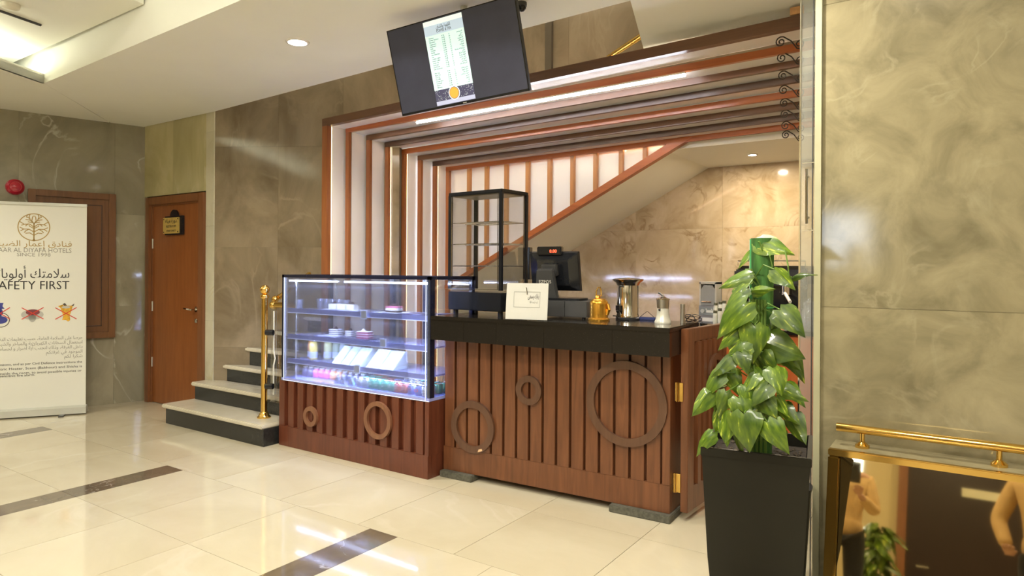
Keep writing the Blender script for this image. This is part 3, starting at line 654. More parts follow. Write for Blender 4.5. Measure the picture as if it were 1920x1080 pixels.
part('led_tube', B().box((-3.84,y0+.03,ztop), (x1-.045,y0+.05,ztop+.014)), M_led, dc, world=True)
def case_bulb(nm, z, w, y, sx=.9):
    ld = bpy.data.lights.new(nm, 'AREA'); ld.shape = 'RECTANGLE'; ld.size = 1.42*sx; ld.size_y = .03; ld.energy = w; ld.color = (.55,.66,1)
    lo = bpy.data.objects.new(nm, ld); C.objects.link(lo); lo.parent = dc; lo.location = Vector((-3.75,y,z))-dc.location; lo.rotation_euler = (math.radians(18), 0, 0)
case_bulb('bulb', ztop-.004, CASE_W*1.6, y0+.045, 1)
SZ = [1.065,.860,.668]
for z in SZ: case_bulb('bulb', z-.018, CASE_W, y0+.05)
for z in SZ:
    part('shelf', B().box((x0+.03,y0+.035,z), (x1-.035,y1-.05,z+.012)), glass('shelf_glass_%d' % int(z*1000), (.88,.91,1), .12, .15, (.55,.60,.95)), dc, world=True)
    part('shelf_rail', B().box((x0+.03,y0+.030,z-.012), (x1-.035,y0+.036,z+.022)), M_shelf, dc, world=True)
    part('shelf_edge', B().box((x0+.03,y0+.027,z-.016), (x1-.035,y0+.031,z-.011)), M_edge_glow, dc, world=True)
part('shelf_upright', B().box((x0+.10,y1-.045,z0), (x0+.115,y1-.033,z1-.03)).box((x0+.10,y0+.05,z0), (x0+.108,y0+.058,z1-.03)), M_alu, dc, world=True)
for px, py, z in ((682,590,SZ[0]),(718,643,SZ[1]),(669,692,SZ[2])):
    p = by(px, py, y0+.02); t = part('price_holder', B().box((p.x-.03,y0+.019,p.z-.032), (p.x+.03,y0+.023,p.z+.030)), M_edge_glow, dc, world=True)
    part('price_card', B().box((p.x-.025,y0+.017,p.z-.026), (p.x+.025,y0+.0188,p.z+.026)), M_paper, t, world=True)
# ------------------------------------------------------------------ food and drinks in the case
M_choc = mat('dark_chocolate', (.05,.02,.02), .4); M_cream = mat('white_cream', (.80,.78,.72), .5); M_pink = mat('pink_sponge', (.55,.15,.22), .6); M_berry = mat('berry_layer', (.35,.05,.12), .5); M_stripe = mat('dark_sponge', (.12,.10,.12), .6)
M_plate = mat('white_plate', (.6,.62,.72), .2); M_pltd = mat('black_slate_plate', (.05,.05,.10), .3)
def yat(px, py, z):     # point inside the case above a shelf
    return bz(px, py, z)
def plate(nm, x, y, z, w, d, m, labl):
    o = tag(part(nm, B().prism([(-w/2,-d/2),(w/2,-d/2),(w/2,d/2),(-w/2,d/2)], 0, .004, ax='z').box((-w/2-.008,-d/2-.008,.004), (w/2+.008,d/2+.008,.008)), m, bevel=.001), labl, 'plate', 'serving plates in the display case')
    o.location = (x,y,z); return o
def cake(nm, x, y, z, labl, layers, top, w=.075, d=.055):
    t = thing(nm, labl, 'cake', (x,y,z), .12, 'cake slices in the display case'); zz_ = .0
    for k, (hh, m) in enumerate(layers):
        part('layer', B().box((-w/2,-d/2,zz_), (w/2,d/2,zz_+hh)), m, t, bevel=.001); zz_ += hh
    if top == 'shard': part('topping', B().prism([(-.02,0),(.022,0),(.004,.022)], -.01, .006), M_choc, t, loc=(0,0,zz_-.001))
    if top == 'berries': part('topping', B().sph((-.02,0,.010), .010, 10).sph((.004,0,.010), .010, 10).prism([(.012,0),(.03,0),(.034,.045),(.026,.02),(.02,.035)], -.003, .003), M_choc, t, loc=(0,0,zz_-.001))
    if top == 'cream': part('topping', B().lathe([(.018,0),(.014,.010),(.005,.018),(.001,.022)], n=12), M_cream, t, loc=(-.012,0,zz_-.001))
    return t
ORD = ['first','second','third','fourth','fifth','sixth','seventh','eighth','ninth','tenth','eleventh','twelfth']
s0z = SZ[0]+.012
wl_ = [(.035,M_cream),(.006,M_cream)]
for k, (x, l) in enumerate(((-4.13,'leftmost white cream cake with dark shard on the top shelf'),(-4.03,'middle plain white cream cake on the top shelf'),(-3.93,'rightmost of three white cream cakes on the top shelf'))):
    cake('cake_slice', x, 3.60, s0z+.008, l, wl_, None if k == 1 else 'shard')
plate('cake_plate', -4.02, 3.60, s0z, .36, .12, M_plate, 'long pale plate under three white cakes on the top shelf')
plate('cake_plate', -3.50, 3.60, s0z, .22, .14, M_plate, 'pale plate under the pink topped cake on the top shelf')
cake('cake_slice', -3.49, 3.60, s0z+.008, 'pink layered cake slice with berries on the top shelf', [(.012,M_choc),(.018,M_cream),(.014,M_pink)], 'berries', .11, .06)
plate('cake_plate', -3.26, 3.60, s0z, .20, .16, M_pltd, 'dark plate at the right end of the top shelf')
plate('cake_plate', -3.08, 3.72, s0z, .10, .10, M_pltd, 'small dark plate in the corner of the top shelf')
s1z = SZ[1]+.012
st5 = [(.009,M_cream),(.006,M_stripe)]*3+[(.006,M_cream)]
plate('cake_plate', -4.12, 3.57, s1z, .17, .12, M_plate, 'pale plate under the wide striped cake on the second shelf')
cake('cake_slice', -4.08, 3.57, s1z+.008, 'wide black and white striped cake slice on the second shelf', st5, 'shard', .09, .055)
cake('cake_slice', -3.95, 3.60, s1z, 'narrow black and white striped cake slice on the second shelf', st5, 'shard', .06, .055)
plate('cake_plate', -3.80, 3.55, s1z, .26, .12, M_pltd, 'dark plate under the berry cake on the second shelf')
cake('cake_slice', -3.75, 3.56, s1z+.008, 'pink and white striped berry cake on the second shelf', [(.012,M_berry),(.006,M_cream)]*3, 'cream', .11, .06)
# glass cups at the back left of the top shelf
M_cupg = glass('cup_glass', (.9,.92,1), .25, .12, (.8,.85,1))
cupme = B().lathe([(.026,0),(.034,.06),(.036,.075),(.033,.075),(.030,.06),(.022,.004)], n=16).mesh('glass_cup'); cupme.materials.append(M_cupg)
for k in range(5):
    tag(put('glass_cup', cupme, None, None, (-4.44+.075*k, 3.72, s0z)), '%s clear glass cup from the left in the row on the top shelf' % ORD[k], 'cup', 'glass cups on the top shelf')
tag(put('glass_cup', cupme, None, None, (-4.46, 3.52, s0z)), 'clear glass cup standing alone near the left front of the top shelf', 'cup')
# juice bottles
s2z = SZ[2]+.012
M_ju = [mat('juice_orange', (.78,.32,.10), .2, coat=.5), mat('juice_yellow', (.80,.60,.12), .2, coat=.5), mat('juice_pale', (.62,.60,.25), .2, coat=.5), mat('juice_green', (.40,.46,.28), .2, coat=.5), mat('juice_grey', (.40,.46,.42), .2, coat=.5)]
M_label = mat('bottle_label', (.62,.66,.78), .4, var=.15, scale=60)
jl = ['orange juice bottle at the left front of the third shelf', 'yellow juice bottle at the front of the third shelf', 'pale yellow juice bottle in the middle of the bottle group', 'green tinted juice bottle behind the yellow ones', 'grey green juice bottle at the right of the bottle group']
for k, (x, y) in enumerate(((-4.40,3.60),(-4.33,3.56),(-4.25,3.64),(-4.17,3.66),(-4.09,3.66))):
    t = thing('juice_bottle', jl[k], 'bottle', (x,y,s2z), .3*k, 'juice bottles on the third shelf')
    part('bottle_body', B().lathe([(.030,0),(.033,.006),(.033,.10),(.028,.125),(.020,.138)], n=18), M_ju[k], t)
    part('cap', B().lathe([(.021,.138),(.022,.152),(.020,.155)], n=16), M_chrome, t)
    part('label_band', B().lathe([(.0336,.012),(.0336,.058)], n=18), M_label, t)
# sandwich wedge boxes
M_box = mat('white_wedge_box', (.82,.86,.80), .35, var=.05); M_boxw = mat('box_window', (.72,.86,.80), .15)
for k, (x, w) in enumerate(((-3.97,.085),(-3.87,.085),(-3.76,.11),(-3.58,.13),(-3.44,.13))):
    t = thing('sandwich_box', ['first slanted white sandwich box from the left', 'second slanted sandwich box with pale green window', 'third sandwich box with two white dots', 'wide slanted white box right of the sandwich boxes', 'rightmost wide slanted white box on the third shelf'][k], 'box', (x, 3.47, s2z), 0, 'slanted boxes on the third shelf')
    part('tray', B().prism([(0,0),(.15,0),(.15,.12),(.13,.125)], -w/2, w/2, ax='x'), M_box, t)
    part('window', B().prism([(.012,.016),(.118,.116),(.118,.1185),(.012,.0185)], -w/2+.012, w/2-.012, ax='x'), M_boxw, t)
    if k == 2: part('sticker', B().prism([(.09,.095),(.108,.112),(.107,.114),(.089,.097)], -.035, -.012, ax='x').prism([(.09,.095),(.108,.112),(.107,.114),(.089,.097)], .012, .035, ax='x'), M_paper, t)
# bottom tray: cans and drinks
bzv = z0+.02
def can_mesh():
    return B().lathe([(.024,0),(.029,.006),(.029,.098),(.024,.106),(.023,.103),(.001,.103)], n=16).mesh('can_body')
canb = can_mesh(); lidm = B().lathe([(.0245,.104),(.0245,.108),(.021,.108),(.020,.105),(.001,.105)], n=16).mesh('can_lid'); lidm.materials.append(M_chrome)
M_cans = {'green': mat('green_can', (.10,.42,.30), .25, .4), 'silver': mat('silver_can', (.62,.66,.72), .25, .6), 'red': mat('red_can', (.62,.16,.14), .25, .4), 'blue': mat('blue_can', (.20,.24,.50), .25, .4)}
can_meshes = {}
for k, m in M_cans.items():
    me = canb.copy(); me.materials.append(m); can_meshes[k] = me
logo = B().ring((0,.055), .017, .012, -.0302, -.0292, 20).mesh('logo'); logo.materials.append(M_redx)
swb = B()
for q_ in range(3): swb.tube([(-.014,-.0300,.035+.018*q_),(-.004,-.0305,.052+.016*q_),(.002,-.0306,.040+.018*q_),(.014,-.0300,.056+.016*q_)], .0016, 5)
swm = swb.mesh('script_mark'); swm.materials.append(M_paper)
rowcol = ['silver','silver','green','green','green','green','red','red','blue','blue','silver']
for r in range(4):
    for k in range(11):
        x = -3.70+.064*k-.01*(r % 2); y = 3.47+.066*r; c = rowcol[k] if r == 0 else rowcol[(k+r*2) % 11]
        if x > -3.03: continue
        row = ['in the front row of the bottom tray', 'in the second row of the bottom tray', 'in the third row of the bottom tray', 'in the back row of the bottom tray'][r]
        t = thing('drink_can', '%s drink can, %s from the left %s' % (c, ORD[k], row), 'can', (x, y, bzv), 0, '%s cans %s' % (c, row))
        t.scale = (1,1,.62); put('can_body', can_meshes[c], None, t); put('can_lid', lidm, None, t)
        if r == 0: put('logo' if c == 'blue' else 'script_mark', logo if c == 'blue' else swm, None, t)
M_drk = [mat('pink_drink', (.72,.12,.30), .2, coat=.5), mat('orange_drink', (.75,.32,.12), .2, coat=.5), mat('dark_drink', (.10,.09,.16), .2, coat=.5)]
jme = B().lathe([(.026,0),(.030,.006),(.030,.075),(.020,.09),(.018,.10)], n=14).mesh('drink_body'); capm = B().lathe([(.019,.10),(.019,.115),(.016,.117)], n=12).mesh('cap'); capm.materials.append(M_alu)
jms = []
for m in M_drk: me = jme.copy(); me.materials.append(m); jms.append(me)
for r in range(2):
    for k in range(11):
        x = -4.42+.066*k; y = 3.56+.075*r; c = 2 if k < 2 else 0 if k < 5 else 1 if k < 7 else 2
        nm = ['pink','orange','dark'][c]; side = 'left ' if k < 2 else 'right ' if c == 2 else ''
        t = thing('small_bottle', '%s drink bottle, %s from the left in the %s row of small bottles' % (nm, ORD[k], 'front' if r == 0 else 'rear'), 'bottle', (x,y,bzv), 0, '%s bottles %s%s row' % (nm, side, 'front' if r == 0 else 'rear'))
        t.scale = (1,1,.68); put('drink_body', jms[c], None, t); put('cap', capm, None, t)
# triangular packets lying at the front
for k, x in enumerate((-3.93,-3.87,-3.78)):
    t = thing('snack_packet', ['left triangular snack packet standing in the bottom tray', 'middle triangular snack packet standing in the bottom tray', 'right triangular snack packet standing in the bottom tray'][k], 'packet', (x,3.46,bzv), .1)
    part('wrapper', B().prism([(-.028,0),(.028,0),(.003,.068),(-.003,.068)], -.012, .012), M_cans['silver'], t, bevel=.002)
    part('mark', B().ring((0,.022), .010, .007, -.0135, -.0118, 16), M_paper, t)
#--COUNTER--
RZ = math.radians(2.45); CO = Vector((-2.965,3.548,0))
ct = thing('bar_counter', 'brown wooden bar counter with vertical fins and three rings', 'counter', CO, RZ)
CL = 1.585
part('body', B().box((0,.03,.042), (CL,.52,.935)), M_cnt_w, ct)
part('base_board', B().box((0,-.003,.042), (CL,.03,.20)), M_cnt_w, ct, bevel=.002)
n = 16; stp = (CL-.05)/n
for k in range(n):
    x = .01+k*stp
    part('fin', B().box((x,-.002,.20), (x+.079,.031,.935)), M_cnt_w, ct, bevel=.0015)
part('corner_post', B().box((CL-.045,-.004,.20), (CL,.031,.935)), M_cnt_w, ct, bevel=.002)
def on_c(px, py):
    d = ray(px, py); u = Vector((math.cos(RZ), math.sin(RZ))); A = CO.xy+Vector((math.sin(RZ), -math.cos(RZ)))*.015
    det = d.x*(-u.y)+d.y*u.x; t = (A.x*(-u.y)+A.y*u.x)/det; P = O3+d*t; return (P.xy-A).dot(u), P.z
for px, py, ro, ri in ((886,800.5,.172,.127),(991.5,732,.092,.053),(1173.5,757,.247,.200)):
    a, z = on_c(px, py); o = part('ring', B().ring((a,z), ro, ri, -.022, -.001, 56), M_ring_w, ct)
    if ro == .172:
        part('chip', B().prism([(a+.048,z-.158),(a+.085,z-.146),(a+.08,z-.132),(a+.055,z-.14)], -.0226, -.0215), mat('raw_wood_chip', (.75,.50,.28), .7), o)
for nm, x0_, x1_ in (('foot_slab', .0, .26), ('foot_slab', 1.235, 1.60)):
    part(nm, B().box((x0_,-.045,0), (x1_,.30,.042)), mat('grey_stone_foot', (.10,.095,.07), .7, var=.3, scale=60), ct, bevel=.004)
# granite worktop
wt = thing('granite_worktop', 'thick black speckled granite worktop on the bar counter', 'worktop', (-2.965,3.40,.93), RZ)
part('slab', B().box((0,0,.135), (1.633,.55,.162)), M_granite, wt, bevel=.004)
fx = [0,.27,.52,.86,1.30,1.633]
for a, b_ in zip(fx, fx[1:]):
    part('fascia_panel', B().box((a+.0008,.004,.004), (b_-.0008,.03,.135)), M_granite, wt)
part('side_fascia', B().box((1.605,.031,.004), (1.631,.54,.135)), M_granite, wt)
WZ = .93+.162
# side leaf with hinges
lf = thing('counter_gate', 'brown slatted side leaf hinged to the right end of the counter', 'gate', (-1.306,3.668,0), math.radians(86))
LW = .56
part('board', B().box((0,.0,.05), (LW,.028,1.07)), M_cnt_w, lf)
part('edge_stile', B().box((-.012,-.012,.05), (.075,.032,1.075)), M_cnt_w, lf, bevel=.003)
part('top_rail', B().box((.075,-.010,1.0), (LW,.030,1.075)), M_cnt_w, lf, bevel=.003)
part('bottom_rail', B().box((.075,-.010,.05), (LW,.030,.19)), M_cnt_w, lf, bevel=.003)
for k in range(6): part('fin', B().box((.10+k*.078,-.024,.19), (.10+k*.078+.045,.0,1.0)), M_cnt_w, lf, bevel=.0015)
part('ring', B().ring((.35,.80), .11, .075, -.040, -.023, 40), M_ring_w, lf)
for px, py in ((1274,735),(1269,905)):
    p = by(px, py, 3.655)
    part('hinge', B().box((p.x-.022,3.650,p.z-.052), (p.x+.022,3.6535,p.z+.052)).cyl((p.x-.012,3.648,p.z-.054), .006, .108, 10).cyl((p.x-.002,3.648,p.z-.054), .004, .108, 8), M_gold, lf, world=True)
#--ITEMS--
# tall heated display
tc_ = bz(940,594,WZ)
td = thing('tall_display_cabinet', 'tall empty black framed glass display cabinet on the worktop', 'display cabinet', (tc_.x,tc_.y,WZ), math.radians(-4))
W, D, H = .482, .29, .842
part('base', B().box((-W,0,.03), (0,D,.155)), M_black, td, bevel=.006)
part('foot', B().cyl((-W+.04,.04,0), .018, .03, 12), M_black, td); part('foot', B().cyl((-.04,.04,0), .018, .03, 12), M_black, td)
part('foot', B().cyl((-W+.04,D-.04,0), .018, .03, 12), M_black, td); part('foot', B().cyl((-.04,D-.04,0), .018, .03, 12), M_black, td)
for nm, a, b_ in (('post',-W,-W+.026),('post',-.026,0)):
    part(nm, B().box((a,0,.17), (b_,.018,H-.02)), M_black, td); part(nm, B().box((a,D-.022,.17), (b_,D,H-.02)), M_black, td)
part('top_cap', B().box((-W,0,H-.025), (0,D,H)), M_black, td, bevel=.004)
part('ceiling_liner', B().box((-W+.03,.03,H-.030), (-.03,D-.03,H-.0255)), mat('olive_grey_liner', (.22,.19,.11), .35), td)
part('front_glass', B().box((-W+.028,.004,.155), (-.034,.008,H-.025)), M_glass, td)
part('side_glass', B().box((-.008,.03,.175), (-.004,D-.03,H-.025)), M_glass, td); part('side_glass', B().box((-W+.004,.03,.175), (-W+.008,D-.03,H-.025)), M_glass, td)
part('back_glass', B().box((-W+.028,D-.008,.175), (-.034,D-.004,H-.025)), M_glass, td)
for z in (.335,.485,.632):
    b_ = B()
    for k in range(13): b_.tube([(-W+.035+k*(W-.07)/12,.02,z),(-W+.035+k*(W-.07)/12,D-.02,z)], .0018, 5)
    for yy in (.02,D/2,D-.02): b_.tube([(-W+.03,yy,z-.003),(-.03,yy,z-.003)], .003, 6)
    part('wire_shelf', b_, M_chrome, td)
part('glass_edge', B().box((-W+.028,-.0005,.173), (-.034,.003,.177)).box((-.037,-.0005,.175), (-.034,.003,H-.03)).box((-W+.028,-.0005,.175), (-W+.031,.003,H-.03)), M_chrome, td)
# POS terminal and drawer
dp = bz(1032,597,WZ)
cd = thing('cash_drawer', 'black cash drawer under the till screen', 'cash drawer', (dp.x-.10,dp.y+.0,WZ), math.radians(8))
part('drawer_case', B().box((0,0,.012), (.34,.36,.112)), M_dgrey, cd, bevel=.004)
for k, (x, y) in enumerate(((.03,.03),(.31,.03),(.03,.33),(.31,.33))): part('foot', B().cyl((x,y,0), .012, .013, 10), M_black, cd)
part('drawer_seam', B().box((.19,-.0012,.014), (.1925,0,.110)), M_black, cd)
pos = thing('till_terminal', 'black touch screen till seen from behind with red digit display', 'till', (dp.x-.10,dp.y+.19,WZ+.113), math.radians(8))
part('base_plate', B().prism([(-.10,-.12),(.24,-.12),(.26,-.02),(.22,.10),(-.10,.10)], 0, .014, ax='z'), M_black, pos, bevel=.003)
Ms = Matrix.Rotation(math.radians(14), 4, 'X')
part('stand', B().prism([(-.085,.01),(.085,.01),(.075,.05),(.06,.225),(-.055,.225),(-.08,.05)], -.09, -.055, M=Ms), M_dgrey, pos, bevel=.006)
pm = Matrix.Translation((.02,-.02,.182)) @ Matrix.Rotation(math.radians(12), 4, 'X')
scr = B()
def frustum(b, w0, h0, w1, h1, ya, yb, M):
    v = [(-w0,ya,-h0),(w0,ya,-h0),(w0,ya,h0),(-w0,ya,h0),(-w1,yb,-h1),(w1,yb,-h1),(w1,yb,h1),(-w1,yb,h1)]
    return b.add(v, [(0,1,2,3),(7,6,5,4),(0,4,5,1),(1,5,6,2),(2,6,7,3),(3,7,4,0)], M)
frustum(scr, .172, .128, .180, .135, .012, .034, pm); frustum(scr, .11, .085, .172, .128, -.018, .012, pm)
part('screen_housing', scr, M_black, pos, bevel=.003)
part('neck', B().box((-.07,-.05,-.02), (.04,-.01,.06), pm), M_dgrey, pos, bevel=.006)
cdm = Matrix.Translation((.0,-.03,.188+.128))
part('customer_display', B().box((-.088,-.030,-.02), (.088,.012,.035), cdm), M_black, pos, bevel=.005)
t_ = B(); text(t_, '0.00', .030, (.030,-.0315,-.006), M=cdm); part('red_digits', t_, glow('red_digits', (1,.08,.03), 3), pos)
t_ = B(); text(t_, 'EZPOS', .030, (.0,-.0915,.135), M=Ms); part('lettering', t_, M_paper, pos)
part('card_reader', B().box((-.185,.0,.13), (-.168,.05,.35)), M_black, pos, bevel=.003)
# acrylic card stand
ca = bz(947,598,WZ); cb = bz(1033,598,WZ)
cs = thing('card_stand', 'white acrylic notice card leaning in front of the till', 'sign', ((ca.x+cb.x)/2+.05,(ca.y+cb.y)/2-.10,WZ), math.radians(14))
cw = .135
Mc = Matrix.Rotation(math.radians(-7), 4, 'X')
part('card', B().box((-cw,-.001,.004), (cw,.001,.228), Mc), M_paper, cs)
part('acrylic_cover', B().box((-cw-.002,-.004,.002), (cw+.002,-.0028,.23), Mc), M_glass, cs)
part('acrylic_foot', B().box((-cw-.01,-.02,0), (cw+.012,.09,.005)), M_glass, cs)
part('acrylic_back', B().tube([(0,.002,.20),(0,.085,.006)], .004, 6), M_chrome, cs)
t_ = B(); fr_ = (-.085,.078,.085,.175)
for a, b_ in (((-.085,.078),(.085,.080)), ((-.085,.173),(.085,.175)), ((-.085,.078),(-.0835,.175)), ((.0835,.078),(.085,.175))): t_.box((a[0],-.0022,a[1]), (b_[0],-.0012,b_[1]), Mc)
part('printed_border', t_, M_inkl, cs)
t_ = B(); text(t_, 'بابك يسعى', .040, (.042,-.0016,.135), M=Mc, ar=True, width=.07); part('lettering', t_, M_ink, cs)
t_ = B(); text(t_, '@ اتصل بنا', .016, (.045,-.0016,.107), M=Mc, width=.05); part('small_print', t_, M_inkl, cs)
# brass pot
def at_top(px, py): return bz(px, py, WZ)
g = at_top(1123,601)
gpot = thing('golden_coffee_pot', 'golden lidded coffee pot with loop handle on the worktop', 'pot', (g.x,g.y,WZ))
part('pot_body', B().lathe([(.062,0),(.064,.008),(.056,.014),(.056,.10),(.058,.108),(.054,.118),(.040,.132),(.02,.137),(.001,.138)], n=32), M_goldpot, gpot)
part('foot_rim', B().lathe([(.066,0),(.068,.010),(.060,.018)], n=32), M_goldpot, gpot)
part('knob', B().lathe([(.014,.136),(.018,.142),(.014,.152),(.010,.156)], n=16), M_goldpot, gpot, loc=(-.008,0,0))
part('loop_handle', B().tube([(-.018,0,.15),(-.018,0,.18),(-.008,0,.203),(.006,0,.205),(.014,0,.185),(.016,0,.15)], .005, 8), M_gold, gpot)
part('spout', B().tube([(.052,0,.04),(.068,0,.07),(.064,.0,.105)], .012, 10, rs=[.014,.011,.007]), M_goldpot, gpot)
u = at_top(1177,599)
urn = thing('steel_water_urn', 'tall stainless steel urn with flared rim and black tap', 'urn', (u.x,u.y,WZ))
part('urn_body', B().lathe([(.066,0),(.070,.01),(.070,.03),(.067,.035),(.067,.225),(.069,.23)], n=36), M_steel, urn)
part('flared_rim', B().lathe([(.069,.215),(.078,.232),(.098,.247),(.100,.252),(.088,.256),(.060,.260),(.001,.262)], n=36), M_steel, urn)
part('tap', B().cbox((-.030,-.070,.075), (.026,.03,.032)).tube([(-.03,-.066,.07),(-.03,-.085,.05)], .010, 10), M_black, urn)
part('lid_knob', B().tube([(-.03,-.062,.205),(-.02,-.078,.212),(-.005,-.078,.212),(.002,-.068,.205)], .004, 8), M_dgrey, urn)
part('base_ring', B().lathe([(.074,0),(.075,.012),(.07,.016)], n=36), M_blackm, urn)
g2 = at_top(1243,606)
mk = thing('moka_pot', 'two tone steel and white coffee grinder with tilted lever', 'coffee grinder', (g2.x,g2.y,WZ))
part('lower_body', B().lathe([(.048,0),(.049,.010),(.044,.018),(.036,.05),(.033,.09)], n=28), mat('pearl_white_enamel', (.66,.65,.56), .25, .2), mk)
part('upper_body', B().lathe([(.034,.088),(.037,.135),(.038,.140)], n=28), M_steelb, mk)
part('lid', B().lathe([(.040,.139),(.040,.144),(.024,.150),(.010,.156),(.006,.166),(.001,.168)], n=28), M_steel, mk)
part('lever', B().tube([(.014,0,.150),(.0,-.006,.160),(-.016,-.010,.176),(-.024,-.010,.178)], .004, 8, rs=[.003,.004,.005,.006]), M_dgrey, mk)
part('spout', B().tube([(-.006,-.036,.085),(-.006,-.044,.078)], .006, 8), M_dgrey, mk)
g3 = at_top(1280,606)
tag(part('steel_tube', B().lathe([(.0135,0),(.0135,.112),(.011,.112),(.011,.004)], n=20), M_steelb, loc=(g3.x,g3.y,WZ)), 'slim upright steel tube at the right end of the worktop', 'tube')
g4 = at_top(1212,600)
bt = thing('blue_tray', 'flat dark blue tray with wire handle behind the grinder', 'tray', (g4.x-.005,g4.y+.03,WZ), .1)
part('tray', B().box((-.06,-.04,0), (.06,.04,.016)), mat('blue_plastic', (.03,.045,.16), .35), bt, bevel=.003)
part('wire_handle', B().tube([(-.05,0,.014),(-.012,0,.045),(-.003,0,.052),(.006,0,.048),(.045,0,.014)], .0018, 6), M_black, bt)
cbp = []
for k in range(70):
    a = k*.42; r = .028+.012*math.sin(k*.7)
    cbp.append((g3.x+.02+r*math.cos(a)*1.5, g3.y+.10+.02*math.sin(a*.7), WZ+.024+max(-.020, r*math.sin(a)*.62)))
cbp += [(g3.x+.09, g3.y+.09, WZ+.004)]
tag(part('coiled_cable', B().tube(cbp, .0026, 5), M_iron), 'tangled dark cable behind the steel tube', 'cable')
tag(part('loose_cable', B().tube([(g.x+.07,g.y+.05,WZ+.03),(g.x+.09,g.y+.06,WZ+.028),(g.x+.10,g.y+.07,WZ+.006),(g.x+.16,g.y+.09,WZ+.004)], .004, 6), M_black), 'short black cable between golden pot and urn', 'cable')
# ------------------------------------------------------------------ back counter
bk = thing('back_cabinet', 'orange laminate back cabinet under the coffee machine', 'cabinet', (-1.1,5.45,0))
part('body', B().box((-1.90,5.47,0), (-.53,6.2,.915)), M_cab, bk, world=True)
part('door', B().box((-1.88,5.452,.05), (-1.22,5.47,.90)), M_cab, bk, world=True, bevel=.003); part('door', B().box((-1.21,5.452,.05), (-.54,5.47,.90)), M_cab, bk, world=True, bevel=.003)
part('top', B().box((-1.93,5.43,.915), (-.525,6.22,.945)), M_granite, bk, world=True, bevel=.003)
BZ = .946
def bk_at(px, Y): p = by(px, 600, Y); return (p.x, Y, BZ)
x_, y_, z_ = bk_at(1327,5.62)
dg_ = thing('bean_grinder', 'grey steel dispenser with clear hopper on the back cabinet', 'coffee machine', (x_,y_,z_))
part('lower_body', B().box((-.078,0,.012), (.078,.16,.165)), M_steelb, dg_, bevel=.004)
part('control_panel', B().box((-.068,-.006,.085), (.068,0,.150)), mat('grey_panel', (.25,.27,.26), .3), dg_)
part('dial', B().lathe([(.018,0),(.016,.008)], n=16, M=Matrix.Translation((-.042,-.006,.117)) @ R90), M_alu, dg_)
part('buttons', B().box((-.01,-.008,.105), (.05,-.006,.125)).box((-.016,-.008,.130), (-.004,-.006,.138)).box((.03,-.008,.130), (.042,-.006,.138)), M_paper, dg_)
part('drip_label', B().box((-.045,-.003,.030), (.045,0,.062)), M_paper, dg_)
part('hopper_frame', B().box((-.072,0,.165), (-.060,.15,.36)).box((.060,0,.165), (.072,.15,.36)).box((-.072,0,.345), (.072,.15,.365)).box((-.072,.14,.165), (.072,.15,.36)), mat('pale_grey_plastic', (.55,.53,.46), .3), dg_)
part('hopper_window', B().prism([(-.06,.167),(.06,.167),(.06,.30),(.035,.335),(-.035,.335),(-.06,.30)], .004, .010), mat('smoky_window', (.34,.34,.32), .15), dg_)
part('hopper_bar', B().tube([(-.05,-.004,.195),(.03,-.004,.195)], .005, 8), M_chrome, dg_)
part('feet', B().box((-.07,.01,0), (-.05,.15,.013)).box((.05,.01,0), (.07,.15,.013)), M_black, dg_)
M_bot = mat('white_syrup_bottle', (.72,.72,.60), .3); M_cap = mat('olive_cap', (.10,.10,.05), .4)
for k, (px, Y, hh) in enumerate(((1341,5.50,.13),(1350,5.50,.15),(1342,5.58,.19),(1351,5.58,.20),(1358,5.56,.21))):
    x_, y_, z_ = bk_at(px, Y)
    t = thing('syrup_bottle', ['shortest white bottle with dark cap at the front left', 'white bottle with dark cap at the front right', 'tall white bottle behind the shortest one', 'tall white bottle in the middle of the cluster', 'tallest white bottle beside the coffee machine'][k], 'bottle', (x_,y_,z_), 0, 'white bottles beside the coffee machine')
    part('bottle_body', B().lathe([(.016,0),(.018,.004),(.018,hh-.03),(.014,hh-.018)], n=16), M_bot, t); part('cap', B().lathe([(.0155,hh-.02),(.0155,hh),(.012,hh+.003)], n=14), M_cap, t)
x_, y_, z_ = bk_at(1442,5.62)
cm = thing('espresso_machine', 'black espresso machine with white handled portafilters behind the plant', 'coffee machine', (x_,y_,z_))
part('body', B().box((-.27,.06,.06), (.27,.50,.50)), M_black, cm, bevel=.02)
part('upper_hood', B().box((-.28,.0,.34), (.28,.50,.47)), M_blackm, cm, bevel=.015)
part('cup_rail', B().tube([(-.26,.05,.50),(-.26,.05,.54),(.26,.05,.54),(.26,.05,.50)], .006, 8), M_chrome, cm)
part('drip_tray', B().box((-.26,-.02,.02), (.26,.30,.07)), M_steelb, cm, bevel=.004)
for sx in (-.12,.12):
    part('group_head', B().cyl((sx,.03,.27), .035, .07, 18), M_chrome, cm)
    part('portafilter_handle', B().tube([(sx,.0,.285),(sx+.06,-.10,.22)], .013, 10), M_paper, cm)
part('steam_wand', B().tube([(.22,.0,.34),(.235,-.04,.30),(.235,-.05,.12)], .006, 8).tube([(-.22,.0,.34),(-.235,-.04,.30),(-.235,-.05,.12)], .006, 8), M_chrome, cm)
part('foot', B().cyl((-.22,.08,0), .02, .03, 10), M_black, cm); part('foot', B().cyl((.22,.08,0), .02, .03, 10), M_black, cm); part('foot', B().cyl((-.22,.42,0), .02, .06, 10), M_black, cm); part('foot', B().cyl((.22,.42,0), .02, .06, 10), M_black, cm)
x_, y_, z_ = bk_at(1452,5.52)
cr = thing('wooden_crate', 'small light wooden crate in front of the espresso machine', 'crate', (x_,y_,z_))
M_cork = mat('light_pine', (.62,.34,.14), .6, var=.25, scale=30)
for k in range(3): part('plank', B().box((-.075,-.05,.003+.034*k), (.075,-.042,.033+.034*k)), M_cork, cr)
